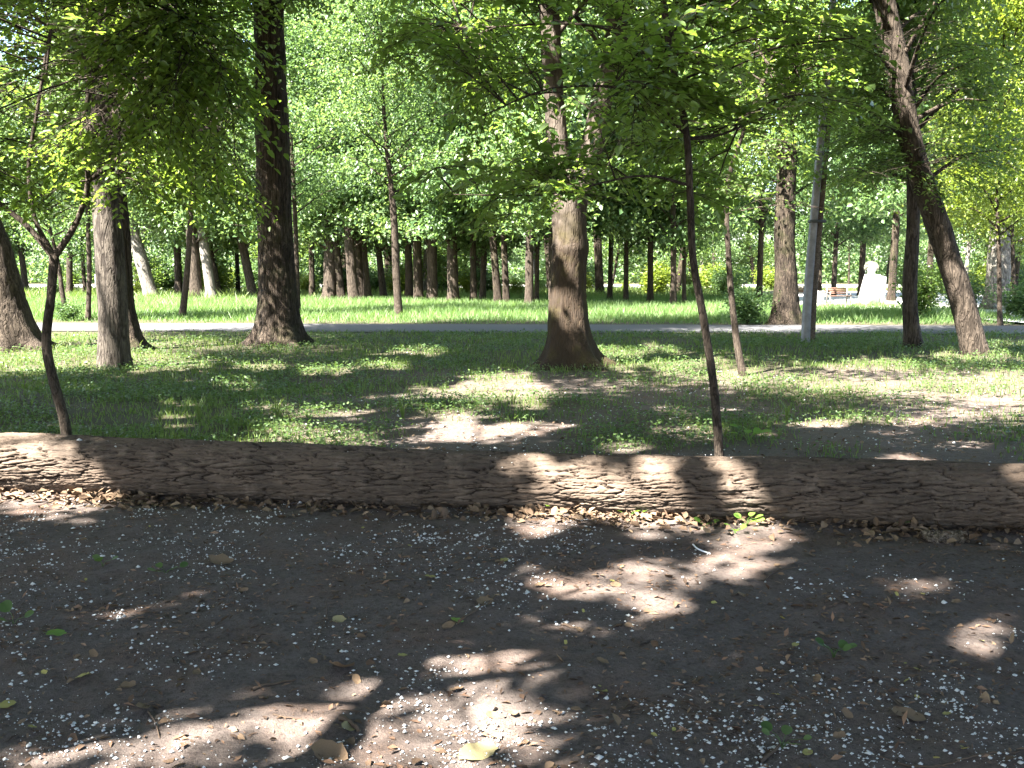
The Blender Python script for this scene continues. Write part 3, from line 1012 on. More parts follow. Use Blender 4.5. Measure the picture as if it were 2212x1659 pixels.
# unseen trees added behind and beside the camera so their crowns shade the clearing
k = 0
for (x, y, h, r, lab) in [(-6.5, -4.5, 14, .28, 'tall unseen shade tree standing behind the camera to the left'), (1.5, -7.5, 15, .3, 'tall unseen shade tree standing straight behind the camera'),
                          (-10.5, 2.0, 14, .26, 'tall added shade tree left of the clearing, outside the picture'), (8.6, 6.0, 13, .25, 'tall added shade tree right of the clearing, outside the picture'),
                          (-4.5, -11, 16, .3, 'tall unseen shade tree furthest behind the camera'), (-8.6, 8.8, 13, .26, 'tall added shade tree beyond the left end of the log, outside the picture'),
                          (9.5, 9.5, 14, .26, 'tall added shade tree beyond the right end of the log, outside the picture'), (-14.5, 7.5, 15, .3, 'tall added shade tree far out on the left, outside the picture'),
                          (4.3, 3.6, 13, .22, 'tall unseen shade tree just beside the camera on its right'), (-7.4, -.4, 14, .24, 'tall added shade tree left of the camera, outside the picture'), (2.5, .5, 14, .22, 'tall unseen shade tree nearest to the camera on its right'), (-3.1, -1.6, 14, .22, 'tall unseen shade tree close behind the camera on its left'), (-5.6, 2.6, 13, .22, 'tall unseen shade tree just beside the camera on its left')]:
    k += 1
    root = empty('shade_tree', (x, y, 0), lab, 'tree', 'tall trees around the clearing')
    tac, lac = Acc(), Acc()
    P = np.array([[x, y, -.05], [x + rng.normal(0, .1), y, h * .3], [x + rng.normal(0, .3), y + rng.normal(0, .3), h * .65], [x + rng.normal(0, .4), y + rng.normal(0, .4), h]])
    P, R = smooth_path(P, [r * 1.15, r, r * .7, .06], .3)
    tube(tac, P, R, 20, bark_disp(.012, seed=60 + k, flare=.5))
    clump_crown(tac, lac, P, 4.8, h - .5, 5.3, 34, 270, .16, .75, 6, .2, rad=.032)
    tac.build('trunk', M['bark_mid'], root, (x, y, 0), True)
    lac.build('crown', M['leaf_mid'], root, (x, y, 0))
# a young tree behind the camera whose trunk throws the slanting shadow in front


def sun_pt(px, py, h):
    """the point at height h whose shadow falls at this spot of the ground"""
    return gp(px, py) + S * (h / S[2])


q = sun_pt(640, 1659, 3.4)
root = empty('shade_tree', (q[0] + .2, q[1], 0), 'young tree close behind the camera whose trunk shadow falls in front', 'sapling', 'tall trees around the clearing')
base = np.array([q[0] + .2, q[1], 0])
tac, lac = Acc(), Acc()
TP = [base - [0, 0, .05], q * [1, 1, .5] + [.08, 0, 0], q, sun_pt(770, 1545, 4.0), sun_pt(905, 1425, 4.6), sun_pt(990, 1360, 5.4)]
P, R = smooth_path(TP, [.10, .085, .072, .062, .05, .02], .12)
tube(tac, P, R, 16, bark_disp(.004, seed=90))
for (pp, r0) in (([(800, 1520, 4.1), (640, 1512, 4.2), (520, 1535, 4.25), (300, 1580, 4.2), (60, 1640, 4.1)], .03), ([(900, 1430, 4.6), (960, 1470, 4.5), (1000, 1540, 4.45), (1060, 1650, 4.4)], .018),
                 ([(1000, 1540, 4.45), (1060, 1480, 4.6), (1120, 1440, 4.8)], .01)):
    P2, R2 = smooth_path([sun_pt(*p) for p in pp], np.linspace(r0, r0 * .5, len(pp)), .08)
    tube(tac, P2, R2, 8)
clump_crown(tac, lac, P, 4.2, 5.3, 1.3, 12, 50, .09, .3, 4, .4)
tac.build('trunk', M['bark_thin'], root, base, True)
lac.build('crown', M['leaf_near'], root, base)

# ------------------------------------------------------------------ the far wood
def far_proto(seed, h, r, h0, R, n, per, leaf, mat, lm, clump, bend=0.0, flare=.4):
    root = bpy.data.objects.new('wood_tree', None)
    col.objects.link(root)
    tac, lac = Acc(), Acc()
    P = np.array([[0, 0, -.1], [bend * .3, 0, h * .25], [bend * .8, rng.normal(0, .2), h * .6], [bend, rng.normal(0, .3), h]])
    P, R_ = smooth_path(P, [r * 1.1, r, r * .7, .05], .5)
    tube(tac, P, R_, 14, bark_disp(.012, .09, .5, seed, flare, .5, 4, r))
    clump_crown(tac, lac, P, h0, h - .6, R, n, per * .72, leaf * 1.2, clump, 5, .3, carve=False, rad=.06, flat=.6)
    tac.build('trunk', mat, root, (0, 0, 0), True)
    lac.build('crown', lm, root, (0, 0, 0))
    return root


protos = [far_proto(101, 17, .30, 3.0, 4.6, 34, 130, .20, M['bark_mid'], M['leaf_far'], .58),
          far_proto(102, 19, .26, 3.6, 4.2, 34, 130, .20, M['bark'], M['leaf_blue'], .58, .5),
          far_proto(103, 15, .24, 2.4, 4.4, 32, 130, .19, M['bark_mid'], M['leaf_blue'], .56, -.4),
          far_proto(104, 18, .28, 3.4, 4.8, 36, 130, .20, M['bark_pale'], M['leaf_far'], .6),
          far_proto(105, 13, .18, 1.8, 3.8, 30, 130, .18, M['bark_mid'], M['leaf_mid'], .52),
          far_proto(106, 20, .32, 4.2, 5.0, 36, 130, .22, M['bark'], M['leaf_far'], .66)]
used = set()


def far_tree(pi_, x, y, s, tr, lean, label, group=None):
    p = protos[pi_]
    o = p if pi_ not in used else copy_tree(p)
    used.add(pi_)
    o.location = (x, y, 0)
    o.scale = (s, s, s)
    o.rotation_euler = (rng.normal(0, .015), lean, rng.uniform(-.35, .35) if abs(lean) > .03 else rng.uniform(0, 6.28))
    for ch in o.children:
        if ch.name.startswith('trunk'):
            ch.scale = (tr, tr, 1)
    tag(o, label, 'tree', group)
    return o


PR = [.30, .26, .24, .28, .18, .32]
FAR = [  # base px, base py, trunk width px, lean, prototype, label
    (327, 632, 26, -.22, 3, 'pale sunlit trunk leaning left, behind the paired left trunks'),
    (386, 630, 15, 0, 0, 'narrow upright trunk between the leaning pale trunk and the thin slanting one'),
    (424, 634, 24, -.04, 0, 'broad brown trunk just left of the bright white leaning trunk'),
    (457, 634, 20, -.12, 3, 'bright white leaning trunk across the meadow, left of the tall furrowed trunk'),
    (472, 631, 16, -.12, 2, 'dull trunk touching the right side of the bright white leaning one'),
    (547, 633, 18, -.18, 0, 'long grey trunk leaning left beside the tall furrowed trunk'),
    (674, 634, 11, 0, 1, 'dark narrow trunk right of the thin black upright one'),
    (712, 637, 26, -.03, 0, 'stout brown trunk, first of the row right of the tall furrowed trunk'),
    (738, 637, 15, -.10, 1, 'dark slanting trunk close to the stout brown one'),
    (764, 638, 21, -.05, 0, 'grey brown trunk in the middle of the meadow row'),
    (779, 637, 16, -.04, 1, 'dark trunk half hidden by the grey brown one in the meadow row'),
    (794, 637, 15, -.06, 0, 'slim pale brown trunk at the right end of the meadow row'),
    (829, 635, 13, -.08, 2, 'dark trunk left of the slim branching tree'),
    (884, 637, 15, -.02, 1, 'dark trunk just right of the slim branching tree'),
    (904, 639, 18, -.04, 1, 'thicker dark trunk second right of the slim branching tree'),
    (934, 639, 21, .01, 0, 'warm brown trunk standing apart, third right of the slim branching tree'),
    (979, 641, 22, 0, 2, 'rough dark trunk wound with leaves, midway between slim and forked trees'),
    (1023, 641, 13, 0, 1, 'grey trunk with a leafy foot, left of the two slanting dark trunks'),
    (1042, 639, 12, -.03, 2, 'narrow dark trunk next to the grey one with a leafy foot'),
    (1076, 643, 15, -.10, 1, 'first of two dark slanting trunks left of the forked tree'),
    (1094, 643, 13, -.06, 1, 'second of two dark slanting trunks left of the forked tree'),
    (1143, 648, 17, 0, 0, 'lighter brown trunk standing left of the forked tree'),
    (1159, 641, 9, 0, 2, 'narrow dark trunk close to the left of the forked tree'),
    (1191, 648, 11, 0, 0, 'narrow brown trunk half hidden beside the forked tree'),
    (1317, 639, 10, 0, 1, 'narrow dark trunk right of the forked tree across the meadow'),
    (1352, 641, 10, 0, 2, 'second narrow dark trunk right of the forked tree across the meadow'),
    (1405, 643, 12, 0, 1, 'dark trunk midway between the forked tree and the crooked sapling'),
    (1455, 645, 12, 0, 0, 'brown trunk seen left of the crooked sapling across the meadow'),
    (1478, 643, 8, 0, 2, 'narrow trunk close left of the crooked sapling across the meadow'),
    (1640, 640, 12, 0, 1, 'dark trunk far behind the thin sapling'),
    (1925, 640, 15, 0, 1, 'dark trunk right behind the white monument'),
    (1800, 632, 10, 0, 2, 'narrow trunk behind the bench near the monument'),
    (1770, 630, 9, 0, 1, 'narrow dark trunk behind the grey post and the benches'),
    (1860, 630, 12, 0, 0, 'trunk hidden behind the bust on the monument'),
    (2005, 648, 12, .02, 1, 'narrow trunk between the slender black trunk and the leaning one'),
    (2152, 655, 44, 0, 3, 'broad pale sunlit trunk with flared foot on the paving at right'),
]
for (px, py, w, lean, pr, lab) in FAR:
    b = gp(px, py, .30)
    s = rng.uniform(.9, 1.1)
    tr = max(.3, w * .5 * b[1] / F / (PR[pr] * s))
    far_tree(pr, b[0], b[1], s, tr, lean, lab)
gr = 'trees of the distant wood beyond the meadow'
cnt = 0
for k in range(600):
    y = rng.uniform(62, 132)
    x = rng.uniform(-.66, .66) * y
    u, v = pix(np.array([[x, y, 0.]]))
    if 1690 < u[0] < 2060 and y < 84:
        continue
    if 92 < y < 121:
        continue
    if 630 < u[0] < 800 and rng.uniform() < .8:
        continue
    if any(math.hypot(x - q[0], y - q[1]) < 4.2 for q in [tuple(o.location) for o in protos[:0]]):
        continue
    pr = int(rng.integers(0, 6))
    s = rng.uniform(.8, 1.1)
    far_tree(pr, x, y, s, rng.uniform(.35, 1.15), rng.normal(0, .07), 'one of the many slim trees packed in the distant wood', gr)
    cnt += 1
    if cnt >= 56:
        break

# understorey bushes
def bush_proto(name, R, h, n, leaf, lm):
    root = bpy.data.objects.new(name, None)
    col.objects.link(root)
    tac, lac = Acc(), Acc()
    Cs = []
    for k in range(9):
        a_ = rng.uniform(0, 6.28)
        e = np.array([cos(a_) * R * rng.uniform(.3, .9), sin(a_) * R * rng.uniform(.3, .9), h * rng.uniform(.5, 1)])
        P, RR = smooth_path([np.array([0, 0, -.03]), e * np.array([.35, .35, .55]), e], [.025, .015, .006], .2)
        tube(tac, P, RR, 5)
        for w in (.4, .6, .8, 1):
            i_ = int(w * (len(P) - 1))
            Cs.append(P[i_] + rng.normal(0, 1, (n, 3)) * np.array([.3, .3, .2]) * R)
    C = np.concatenate(Cs)
    C = C[C[:, 2] > .03]
    N = norm(rng.normal(0, .6, C.shape) + np.array([0, 0, 1]))
    L = leaf * rng.uniform(.6, 1.3, len(C))
    add_leaves(lac, C, rand_dir(len(C), .5), N, L, L * .6, 'dia', carve=False)
    tac.build('stems', M['bark_thin'], root)
    lac.build('foliage', lm, root)
    return root


bp = [bush_proto('bush', 1.0, 2.0, 90, .14, M['leaf_mid']), bush_proto('bush', 1.1, 1.6, 90, .15, M['leaf_blue']), bush_proto('bush', 1.0, 1.4, 90, .14, M['leaf_yellow'])]
bused = set()


def bush(k, x, y, s, lab, group=None):
    o = bp[k] if k not in bused else copy_tree(bp[k])
    bused.add(k)
    o.location = (x, y, 0)
    o.scale = (s, s, s * rng.uniform(.85, 1.15))
    o.rotation_euler = (0, 0, rng.uniform(0, 6.28))
    tag(o, lab, 'bush', group)


q = gp(1645, 702)
bush(1, q[0] - .3, q[1] + .5, .6, 'dark leafy bush at the left foot of the dark upright trunk')
q = gp(150, 694)
bush(1, q[0], q[1], .4, 'low bush around the short thin trunk near the left sapling')
q = gp(1985, 690)
bush(0, q[0], q[1], .8, 'small green bush behind the foot of the slender black trunk')
q = gp(2075, 672)
bush(1, q[0], q[1], .7, 'rounded bush at the edge of the paving right of the leaning trunk')
q = gp(2205, 690)
bush(1, q[0], q[1], .8, 'dark bush at the right edge beside the paving')
for k in range(70):
    y = rng.uniform(60, 92)
    x = rng.uniform(-.62, .62) * y
    u, v = pix(np.array([[x, y, 0.]]))
    if 1690 < u[0] < 2050 and y < 75:
        continue
    bush(int(rng.integers(0, 3)), x, y, rng.uniform(.5, 1.5), 'green bush in the undergrowth among the distant trunks', 'bushes under the distant wood')

# the treeline that closes the view
a = Acc()
n = 230000
x = rng.uniform(-175, 190, n)
y = rng.uniform(135, 165, n)
hh = 8 + 8 * fbm(x * .05, y * .03, 91, 3)
hh = hh * np.where(np.abs(x / y + .19) < .045, .55, 1)
z = rng.uniform(0, 1, n) ** 1.25 * hh
ok = (fbm(x * .22, z * .3, 95, 3) > .36) | (z < 4.5)
C = np.stack([x, y, z], 1)[ok]
L = rng.uniform(.35, .8, len(C))
add_leaves(a, C, rand_dir(len(C)), norm(rng.normal(0, .6, C.shape) + np.array([-.2, -.5, .8])), L, L * .7, 'dia', carve=False)
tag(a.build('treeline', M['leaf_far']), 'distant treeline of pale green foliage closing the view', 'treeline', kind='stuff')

# ------------------------------------------------------------------ monument, benches, bin, post, fence
MB = gp(1882, 662)
my = MB[1]


def lathe(acc, prof, n=20, c=(0, 0, 0), sx=1, sy=1):
    th = np.arange(n) * 2 * pi / n
    V = np.array([[c[0] + r * cos(t) * sx, c[1] + r * sin(t) * sy, c[2] + z] for r, z in prof for t in th])
    m = len(prof)
    i_ = np.arange(m - 1)[:, None] * n
    j_ = np.arange(n)[None]
    j2 = (j_ + 1) % n
    acc.add(V, np.stack([i_ + j_, i_ + j2, i_ + n + j2, i_ + n + j_], -1).reshape(-1, 4), [((m - 1) * n + q_, (m - 1) * n + (q_ + 1) % n, (m - 1) * n) for q_ in range(1, n - 1)])


sc_ = my / F                                           # metres per measuring-grid px at the monument
root = empty('bust_monument', (MB[0], my, .06), 'white bust on a tapered white pedestal standing on sunlit paving', 'monument')
wb, hb = 46 * sc_, 66 * sc_
a = Acc()
prof = [(-wb * .56, 0), (wb * .20, 0), (wb * .22, hb * .98), (-wb * .20, hb)]


def prism(acc, pr, d0, d1):
    m = len(pr)
    V = [(x_, d0, z_) for x_, z_ in pr] + [(x_, d1, z_) for x_, z_ in pr]
    q_ = [(i_, (i_ + 1) % m, m + (i_ + 1) % m, m + i_) for i_ in range(m)]
    acc.add(V, q_ + ([tuple(range(m))[::-1], tuple(range(m, 2 * m))] if m == 4 else []))


prism(a, prof, -.45, .45)
a.build('pedestal', M['white_stone'], root)
a = Acc()
prism(a, [(wb * .27, 0), (wb * .48, 0), (wb * .49, hb * .92), (wb * .33, hb * .94)], -.38, .40)
a.build('side_slab', M['white_stone'], root)
a = Acc()
box(a, -wb * .62, wb * .55, -.8, .8, -.06, .0)
a.build('plinth', M['white_stone'], root)
# the bust: shoulders, neck, head, nose, ears, with thick curly hair
a = Acc()
hw = 15.5 * sc_
lathe(a, [(hw * .62, hw * .45), (hw * .52, hw * .6), (hw * .46, hw * .75), (hw * .45, hw * .9), (hw * .62, hw * 1.15), (hw * .70, hw * 1.5), (hw * .66, hw * 1.85), (hw * .45, hw * 2.1), (hw * .12, hw * 2.2)], 24, (0, 0, 0), 1, .85)
V = [(-.08, -.58, 1.35), (.08, -.58, 1.35), (.05, -.60, 1.65), (-.05, -.60, 1.65), (0, -.80, 1.38)]
a.add(np.array(V) * hw, None, [(0, 1, 4), (1, 2, 4), (2, 3, 4), (3, 0, 4)])
for sx_ in (-1, 1):
    lathe(a, [(.02, -.15), (.12, -.1), (.14, .05), (.08, .18), (.02, .2)], 8, (0, 0, 0)) if False else None
    box(a, sx_ * hw * .30 - hw * .12, sx_ * hw * .30 + hw * .12, -hw * .66, -hw * .52, hw * 1.60, hw * 1.70)
box(a, -hw * .16, hw * .16, -hw * .62, -hw * .5, hw * 1.13, hw * 1.20)
a.build('head', M['white_stone'], root, (wb * .06, 0, -hb * .985 + hw * .5), True)
a = Acc()
for k in range(60):
    t_, p_ = rng.uniform(0, 6.28), rng.uniform(-.35, 1.45)
    d_ = np.array([cos(t_) * cos(p_), sin(t_) * cos(p_), sin(p_)])
    if d_[1] < -.55 and d_[2] < .55:
        continue
    c_ = np.array([0, .06, 1.5]) * hw + d_ * np.array([.82, .78, .78]) * hw
    lathe(a, [(.03 * hw, -.2 * hw), (.17 * hw, -.12 * hw), (.21 * hw, 0), (.17 * hw, .12 * hw), (.03 * hw, .2 * hw)], 8, c_)
a.build('hair', M['moss_stone'], root, (wb * .06, 0, -hb * .985 + hw * .5), True)


def bench(px, py, rz, s, lab):
    b_ = gp(px, py)
    root = empty('park_bench', (b_[0], b_[1], .06), lab, 'bench', 'benches by the monument')
    root.rotation_euler = (0, 0, rz)
    root.scale = (s, s, s)
    a = Acc()
    for k in range(4):
        box(a, -.75, .75, -.05 + k * .105, .04 + k * .105, .43, .465)
    a.build('seat', M['bench_wood'], root)
    a = Acc()
    for k in range(4):
        y_ = .40 + k * .02
        box(a, -.75, .75, y_, y_ + .035, .54 + k * .105, .63 + k * .105)
    a.build('backrest', M['bench_wood'], root)
    for sx_ in (-.70, .70):
        a = Acc()
        box(a, sx_ - .035, sx_ + .035, -.04, .03, 0, .425)
        box(a, sx_ - .035, sx_ + .035, .32, .398, 0, .96)
        box(a, sx_ - .034, sx_ + .034, .032, .318, .36, .426)
        box(a, sx_ - .04, sx_ + .04, -.06, .316, .62, .665)
        box(a, sx_ - .03, sx_ + .03, -.03, .02, .467, .618)
        a.build('leg', M['bench_frame'], root)
    return root


bench(1815, 658, radians(16), .8, 'bench with brown slatted back and seat left of the monument')
bench(1722, 652, radians(-25), .8, 'bench half hidden behind the grey post')
b_ = gp(1770, 656)
root = empty('litter_bin', (b_[0], b_[1], .06), 'small pale round litter bin between the two benches', 'bin')
a = Acc()
lathe(a, [(.16, 0), (.20, .05), (.25, .5), (.27, .55), (.25, .58), (.22, .56), (.2, .3), (.02, .28)], 16)
a.build('basket', M['grey_stone'], root, smooth=True)
a = Acc()
lathe(a, [(.20, -.04), (.22, -.03), (.22, 0), (.1, 0)], 16)
a.build('foot', M['metal'], root)

# leaning concrete post with a wooden stub bound to it
P, R = px_path([(1746, 740, 30), (1751, 640, 29), (1762, 500, 27), (1776, 340, 25), (1790, 180, 23), (1806, 0, 22), (1818, -120, 21)], 21.4)
base = np.array([P[0][0], P[0][1], 0])
root = empty('utility_post', base, 'grey concrete post leaning right in front of the path, bound to a brown timber', 'post')
PP, RR = smooth_path(P, R, .25)


def square(acc, PP, w, d, ox, oy):
    n_ = len(PP)
    c_ = .18
    prof_ = [(-1, -1 + c_), (-1 + c_, -1), (1 - c_, -1), (1, -1 + c_), (1, 1 - c_), (1 - c_, 1), (-1 + c_, 1), (-1, 1 - c_)]
    V = np.array([[p[0] + ox + w * r * u_, p[1] + oy + d * r * v_, p[2]] for p, r in zip(PP, RR) for u_, v_ in prof_])
    i_ = np.arange(n_ - 1)[:, None] * 8
    j_ = np.arange(8)[None]
    j2 = (j_ + 1) % 8
    acc.add(V, np.stack([i_ + j_, i_ + j2, i_ + 8 + j2, i_ + 8 + j_], -1).reshape(-1, 4))
    e = (n_ - 1) * 8
    acc.add(V[e:], None, [(0, q_, q_ + 1) for q_ in range(1, 7)])


a = Acc()
square(a, PP, .52, .6, -.065, 0)
a.build('pole', M['concrete'], root, base)
a = Acc()
square(a, PP[:int(len(PP) * .86)], .40, .5, .085, .05)
a.build('timber', M['bark_slab'], root, base)
for h in (2.6, 4.6):
    i_ = np.argmin(abs(PP[:, 2] - h))
    a = Acc()
    r = RR[i_]
    box(a, PP[i_][0] - r * 1.15, PP[i_][0] + r * 1.3, PP[i_][1] - r * .85, PP[i_][1] + r, PP[i_][2] - .03, PP[i_][2] + .03)
    a.build('band', M['metal'], root, base)

# low railing at the far left
for (xa, xb, yy, lab) in ((gp(300, 622)[0], gp(560, 622)[0], 86, 'pale low railing with thin bars far behind the left trunks'),):
    root = empty('railing', ((xa + xb) / 2, yy, 0), lab, 'railing')
    cx = (xa + xb) / 2
    a = Acc()
    for z_ in (.25, 1.15):
        box(a, xa - cx, xb - cx, -.03, .03, z_, z_ + .08)
    a.build('rail', M['white_paint'], root)
    a = Acc()
    x_ = xa
    while x_ < xb:
        box(a, x_ - cx - .02, x_ - cx + .02, -.02, .02, .331, 1.148)
        x_ += .22
    a.build('bars', M['white_paint'], root)
    k = 0
    x_ = xa
    while x_ < xb:
        a = Acc()
        box(a, x_ - cx - .06, x_ - cx + .06, .035, .15, 0, 1.35)
        a.build('post', M['white_paint'], root)
        x_ += 2.6

# ------------------------------------------------------------------ grass, ground cover
def blades(name, mat, X, Y, h, w, label, lean=.35, lod=False):
    n = len(X)
    z = ground_z(X, Y)
    B = np.stack([X, Y, z - .01], 1)
    a_ = rng.uniform(0, 2 * pi, n)
    sd = np.stack([np.cos(a_), np.sin(a_), a_ * 0], 1) * (w * .5)[:, None]
    b_ = rng.uniform(0, 2 * pi, n)
    ld = np.stack([np.cos(b_), np.sin(b_), a_ * 0], 1) * (h * rng.uniform(.1, lean * 2, n))[:, None]
    up = np.array([0, 0, 1.0])
    a = Acc()
    if lod:
        V = np.stack([B - sd, B + sd, B + ld + up * h[:, None]], 1).reshape(-1, 3)
        a.add(V, None, np.arange(n)[:, None] * 3 + np.array([[0, 1, 2]]))
    else:
        m_ = B + ld * .35 + up * (h * .6)[:, None]
        V = np.stack([B - sd, B + sd, m_ + sd * .75, m_ - sd * .75, B + ld + up * (h * .95)[:, None]], 1).reshape(-1, 3)
        k_ = np.arange(n)[:, None] * 5
        a.add(V, k_ + np.array([[0, 1, 2, 3]]), k_ + np.array([[3, 2, 4]]))
    return tag(a.build(name, mat), label, 'grass', kind='stuff')


def sample(n, d0, d1, spread=.62):
    """ground points, denser towards the camera"""
    y = d0 * (d1 / d0) ** rng.uniform(0, 1, n)
    x = rng.uniform(-spread, spread, n) * y
    return x, y


x, y = sample(120000, 6.6, 24.9)
c = cover(x, y)
ok = (rng.uniform(0, 1, len(x)) < c * (.25 + .75 * np.clip(fbm(x * 1.4, y * 1.4, 71, 3) * 3.2 - 1.2, 0, 1))) & (y > log_y(x) + .35)
x, y = x[ok], y[ok]
tl = fbm(x * .7, y * .7, 75, 2)
h = rng.uniform(.03, .095, len(x)) * (.6 + 1.1 * tl) * np.clip(.75 + y / 40, .8, 1.3)
blades('grass', M['grass'], x, y, h, rng.uniform(.004, .008, len(x)) * (1 + y / 14), 'thin shaded woodland grass between the log and the path')
x, y = sample(150000, 28.8, 64, .66)
ok = (np.abs(y - PATH_Y(x)) > 2.2)
u, v = pix(np.stack([x, y, x * 0], 1))
ok &= ~((u > 1670) & (y > 44 - np.clip((u - 2000) / 200, 0, 1) * 13))
edge = np.clip((y - PATH_Y(x) - 2.2) / 3, 0, 1)
ok &= rng.uniform(0, 1, len(x)) < (.15 + .85 * edge)
x, y = x[ok], y[ok]
edge = edge[ok]
h = rng.uniform(.10, .34, len(x)) * (.35 + .65 * edge) * (.7 + .7 * fbm(x * .4, y * .4, 79, 2))
blades('meadow_grass', M['meadow'], x, y, h, rng.uniform(.018, .04, len(x)), 'tall bright green meadow grass beyond the path', .5, True)
x, y = sample(45000, 55, 92, .68)
u, v = pix(np.stack([x, y, x * 0], 1))
ok = ~((u > 1640) & (y < 80))
x, y = x[ok], y[ok]
blades('undergrowth_grass', M['grass'], x, y, rng.uniform(.15, .6, len(x)) * (.4 + fbm(x * .3, y * .3, 83, 3)), rng.uniform(.04, .1, len(x)), 'rough undergrowth beneath the distant wood', .5, True)

# broad leaved ground cover
x, y = sample(210000, 6.8, 24.5)
c = cover(x, y)
ok = (rng.uniform(0, 1, len(x)) < np.clip(c * 1.1 - .08, 0, 1) * np.clip(fbm(x * 1.1 + 9, y * 1.1, 87, 3) * 3.4 - 1.25, 0, 1)) & (y > log_y(x) + .3)
x, y = x[ok], y[ok]
n = len(x)
C = np.stack([x, y, ground_z(x, y) + rng.uniform(.01, .11, n)], 1)
D = rand_dir(n, .25)
N = norm(rng.normal(0, .4, (n, 3)) + np.array([0, 0, 1]))
L = rng.uniform(.016, .038, n) * (.8 + y / 26)
a = Acc()
add_leaves(a, C, D, N, L, L * .85, 'dia', .1, carve=False)
tag(a.build('ground_cover', M['cover']), 'low broad leaved ground cover behind the log', 'ground cover', kind='stuff')

# taller single tufts in the mid grass
tp = None
TUFTS = [(528, 845), (545, 838), (955, 850), (735, 790), (640, 800), (1080, 880), (1110, 872), (870, 905), (500, 925), (430, 905), (345, 910), (1180, 770), (1300, 800), (1395, 770), (1420, 800),
         (1660, 930), (1700, 905), (1960, 800), (1875, 765), (2010, 820), (1090, 800), (990, 775), (300, 760), (180, 760), (760, 765), (600, 900)]
for k, (px, py) in enumerate(TUFTS):
    b_ = gp(px, py)
    if tp is None or k < 4:
        n = 14
        a = Acc()
        for q_ in range(n):
            t_ = rng.uniform(0, 6.28)
            dd = np.array([cos(t_), sin(t_), 0])
            hh_ = rng.uniform(.12, .3)
            P = np.array([dd * .012, dd * .03 + [0, 0, hh_ * .6], dd * hh_ * .45 + [0, 0, hh_]])
            sd = np.array([-dd[1], dd[0], 0]) * .006
            V = [P[0] - sd, P[0] + sd, P[1] + sd, P[1] - sd, P[2]]
            a.add(V, [(0, 1, 2, 3)], [(3, 2, 4)])
        me_o = a.build('grass_tuft', M['grass'])
        tp = tp or []
        tp.append(me_o)
        o = me_o
    else:
        o = tp[k % 4].copy()
        col.objects.link(o)
    o.location = (b_[0], b_[1], float(ground_z(b_[0], b_[1])))
    o.rotation_euler = (0, 0, rng.uniform(0, 6))
    s = rng.uniform(.5, 1.0)
    o.scale = (s, s, s)
    tag(o, 'upright tuft of longer grass standing in the low woodland grass', 'grass tuft', 'taller grass tufts behind the log')

# ------------------------------------------------------------------ litter on the soil
def fg_points(n, d0=2.3, d1=7.5):
    y = d0 * (d1 / d0) ** rng.uniform(0, 1, n)
    x = rng.uniform(-.66, .66, n) * y
    ok = y < log_y(x) - .14
    return x[ok], y[ok]


# poplar fluff
a = Acc()
x, y = fg_points(42000)
ok = rng.uniform(0, 1, len(x)) < np.clip((fbm(x * 1.3, y * 1.3, 61, 4) - .34 - .07 * x) * 2.6, .05, 1) * np.clip(fbm(x * 5, y * 5, 63, 3) * 3.6 - 1.25, .18, 1)
x, y = x[ok], y[ok]
cl = rng.integers(0, len(x), 1800)
x = np.concatenate([x, x[cl] + rng.normal(0, .018, 1800)])
y = np.concatenate([y, y[cl] + rng.normal(0, .018, 1800)])
x2, y2 = sample(16000, 7.0, 20)
ok = (rng.uniform(0, 1, len(x2)) < (1 - cover(x2, y2)) * np.clip(fbm(x2 * .8, y2 * .8, 65, 3) * 2.6 - .7, .06, 1)) & (y2 > log_y(x2) + .3)
x, y = np.concatenate([x, x2[ok]]), np.concatenate([y, y2[ok]])
z = ground_z(x, y) + .004
tt = rng.uniform(0, 1, 260)
lp = LA[None] + (LB - LA)[None] * tt[:, None]
th = rng.normal(0, .5, 260)
e1 = norm(np.array([LD[1], -LD[0], 0]))
lp = lp + .203 * (e1 * np.sin(th)[:, None] + np.array([0, 0, 1]) * np.cos(th)[:, None])
x, y, z = np.concatenate([x, lp[:, 0]]), np.concatenate([y, lp[:, 1]]), np.concatenate([z, lp[:, 2]])
n = len(x)
C = np.stack([x, y, z], 1)
s = (.0016 + .0075 * rng.uniform(0, 1, n) ** 3) * np.where(rng.uniform(0, 1, n) < .05, 1.7, 1) * np.clip(.75 + y / 18, 1, 1.6)
oc = np.array([[1, 0, 0], [0, 1, 0], [-1, 0, 0], [0, -1, 0], [0, 0, .7], [0, 0, -.5]])
V = C[:, None] + (oc[None] * rng.uniform(.5, 1.5, (n, 6, 1))) * s[:, None, None]
k_ = np.arange(n)[:, None] * 6
a.add(V.reshape(-1, 3), None, np.concatenate([k_ + np.array([f_]) for f_ in ((0, 1, 4), (1, 2, 4), (2, 3, 4), (3, 0, 4), (1, 0, 5), (2, 1, 5), (3, 2, 5), (0, 3, 5))]))
tag(a.build('seed_fluff', M['fluff']), 'white poplar seed fluff scattered over the soil and the log', 'seed fluff', kind='stuff')

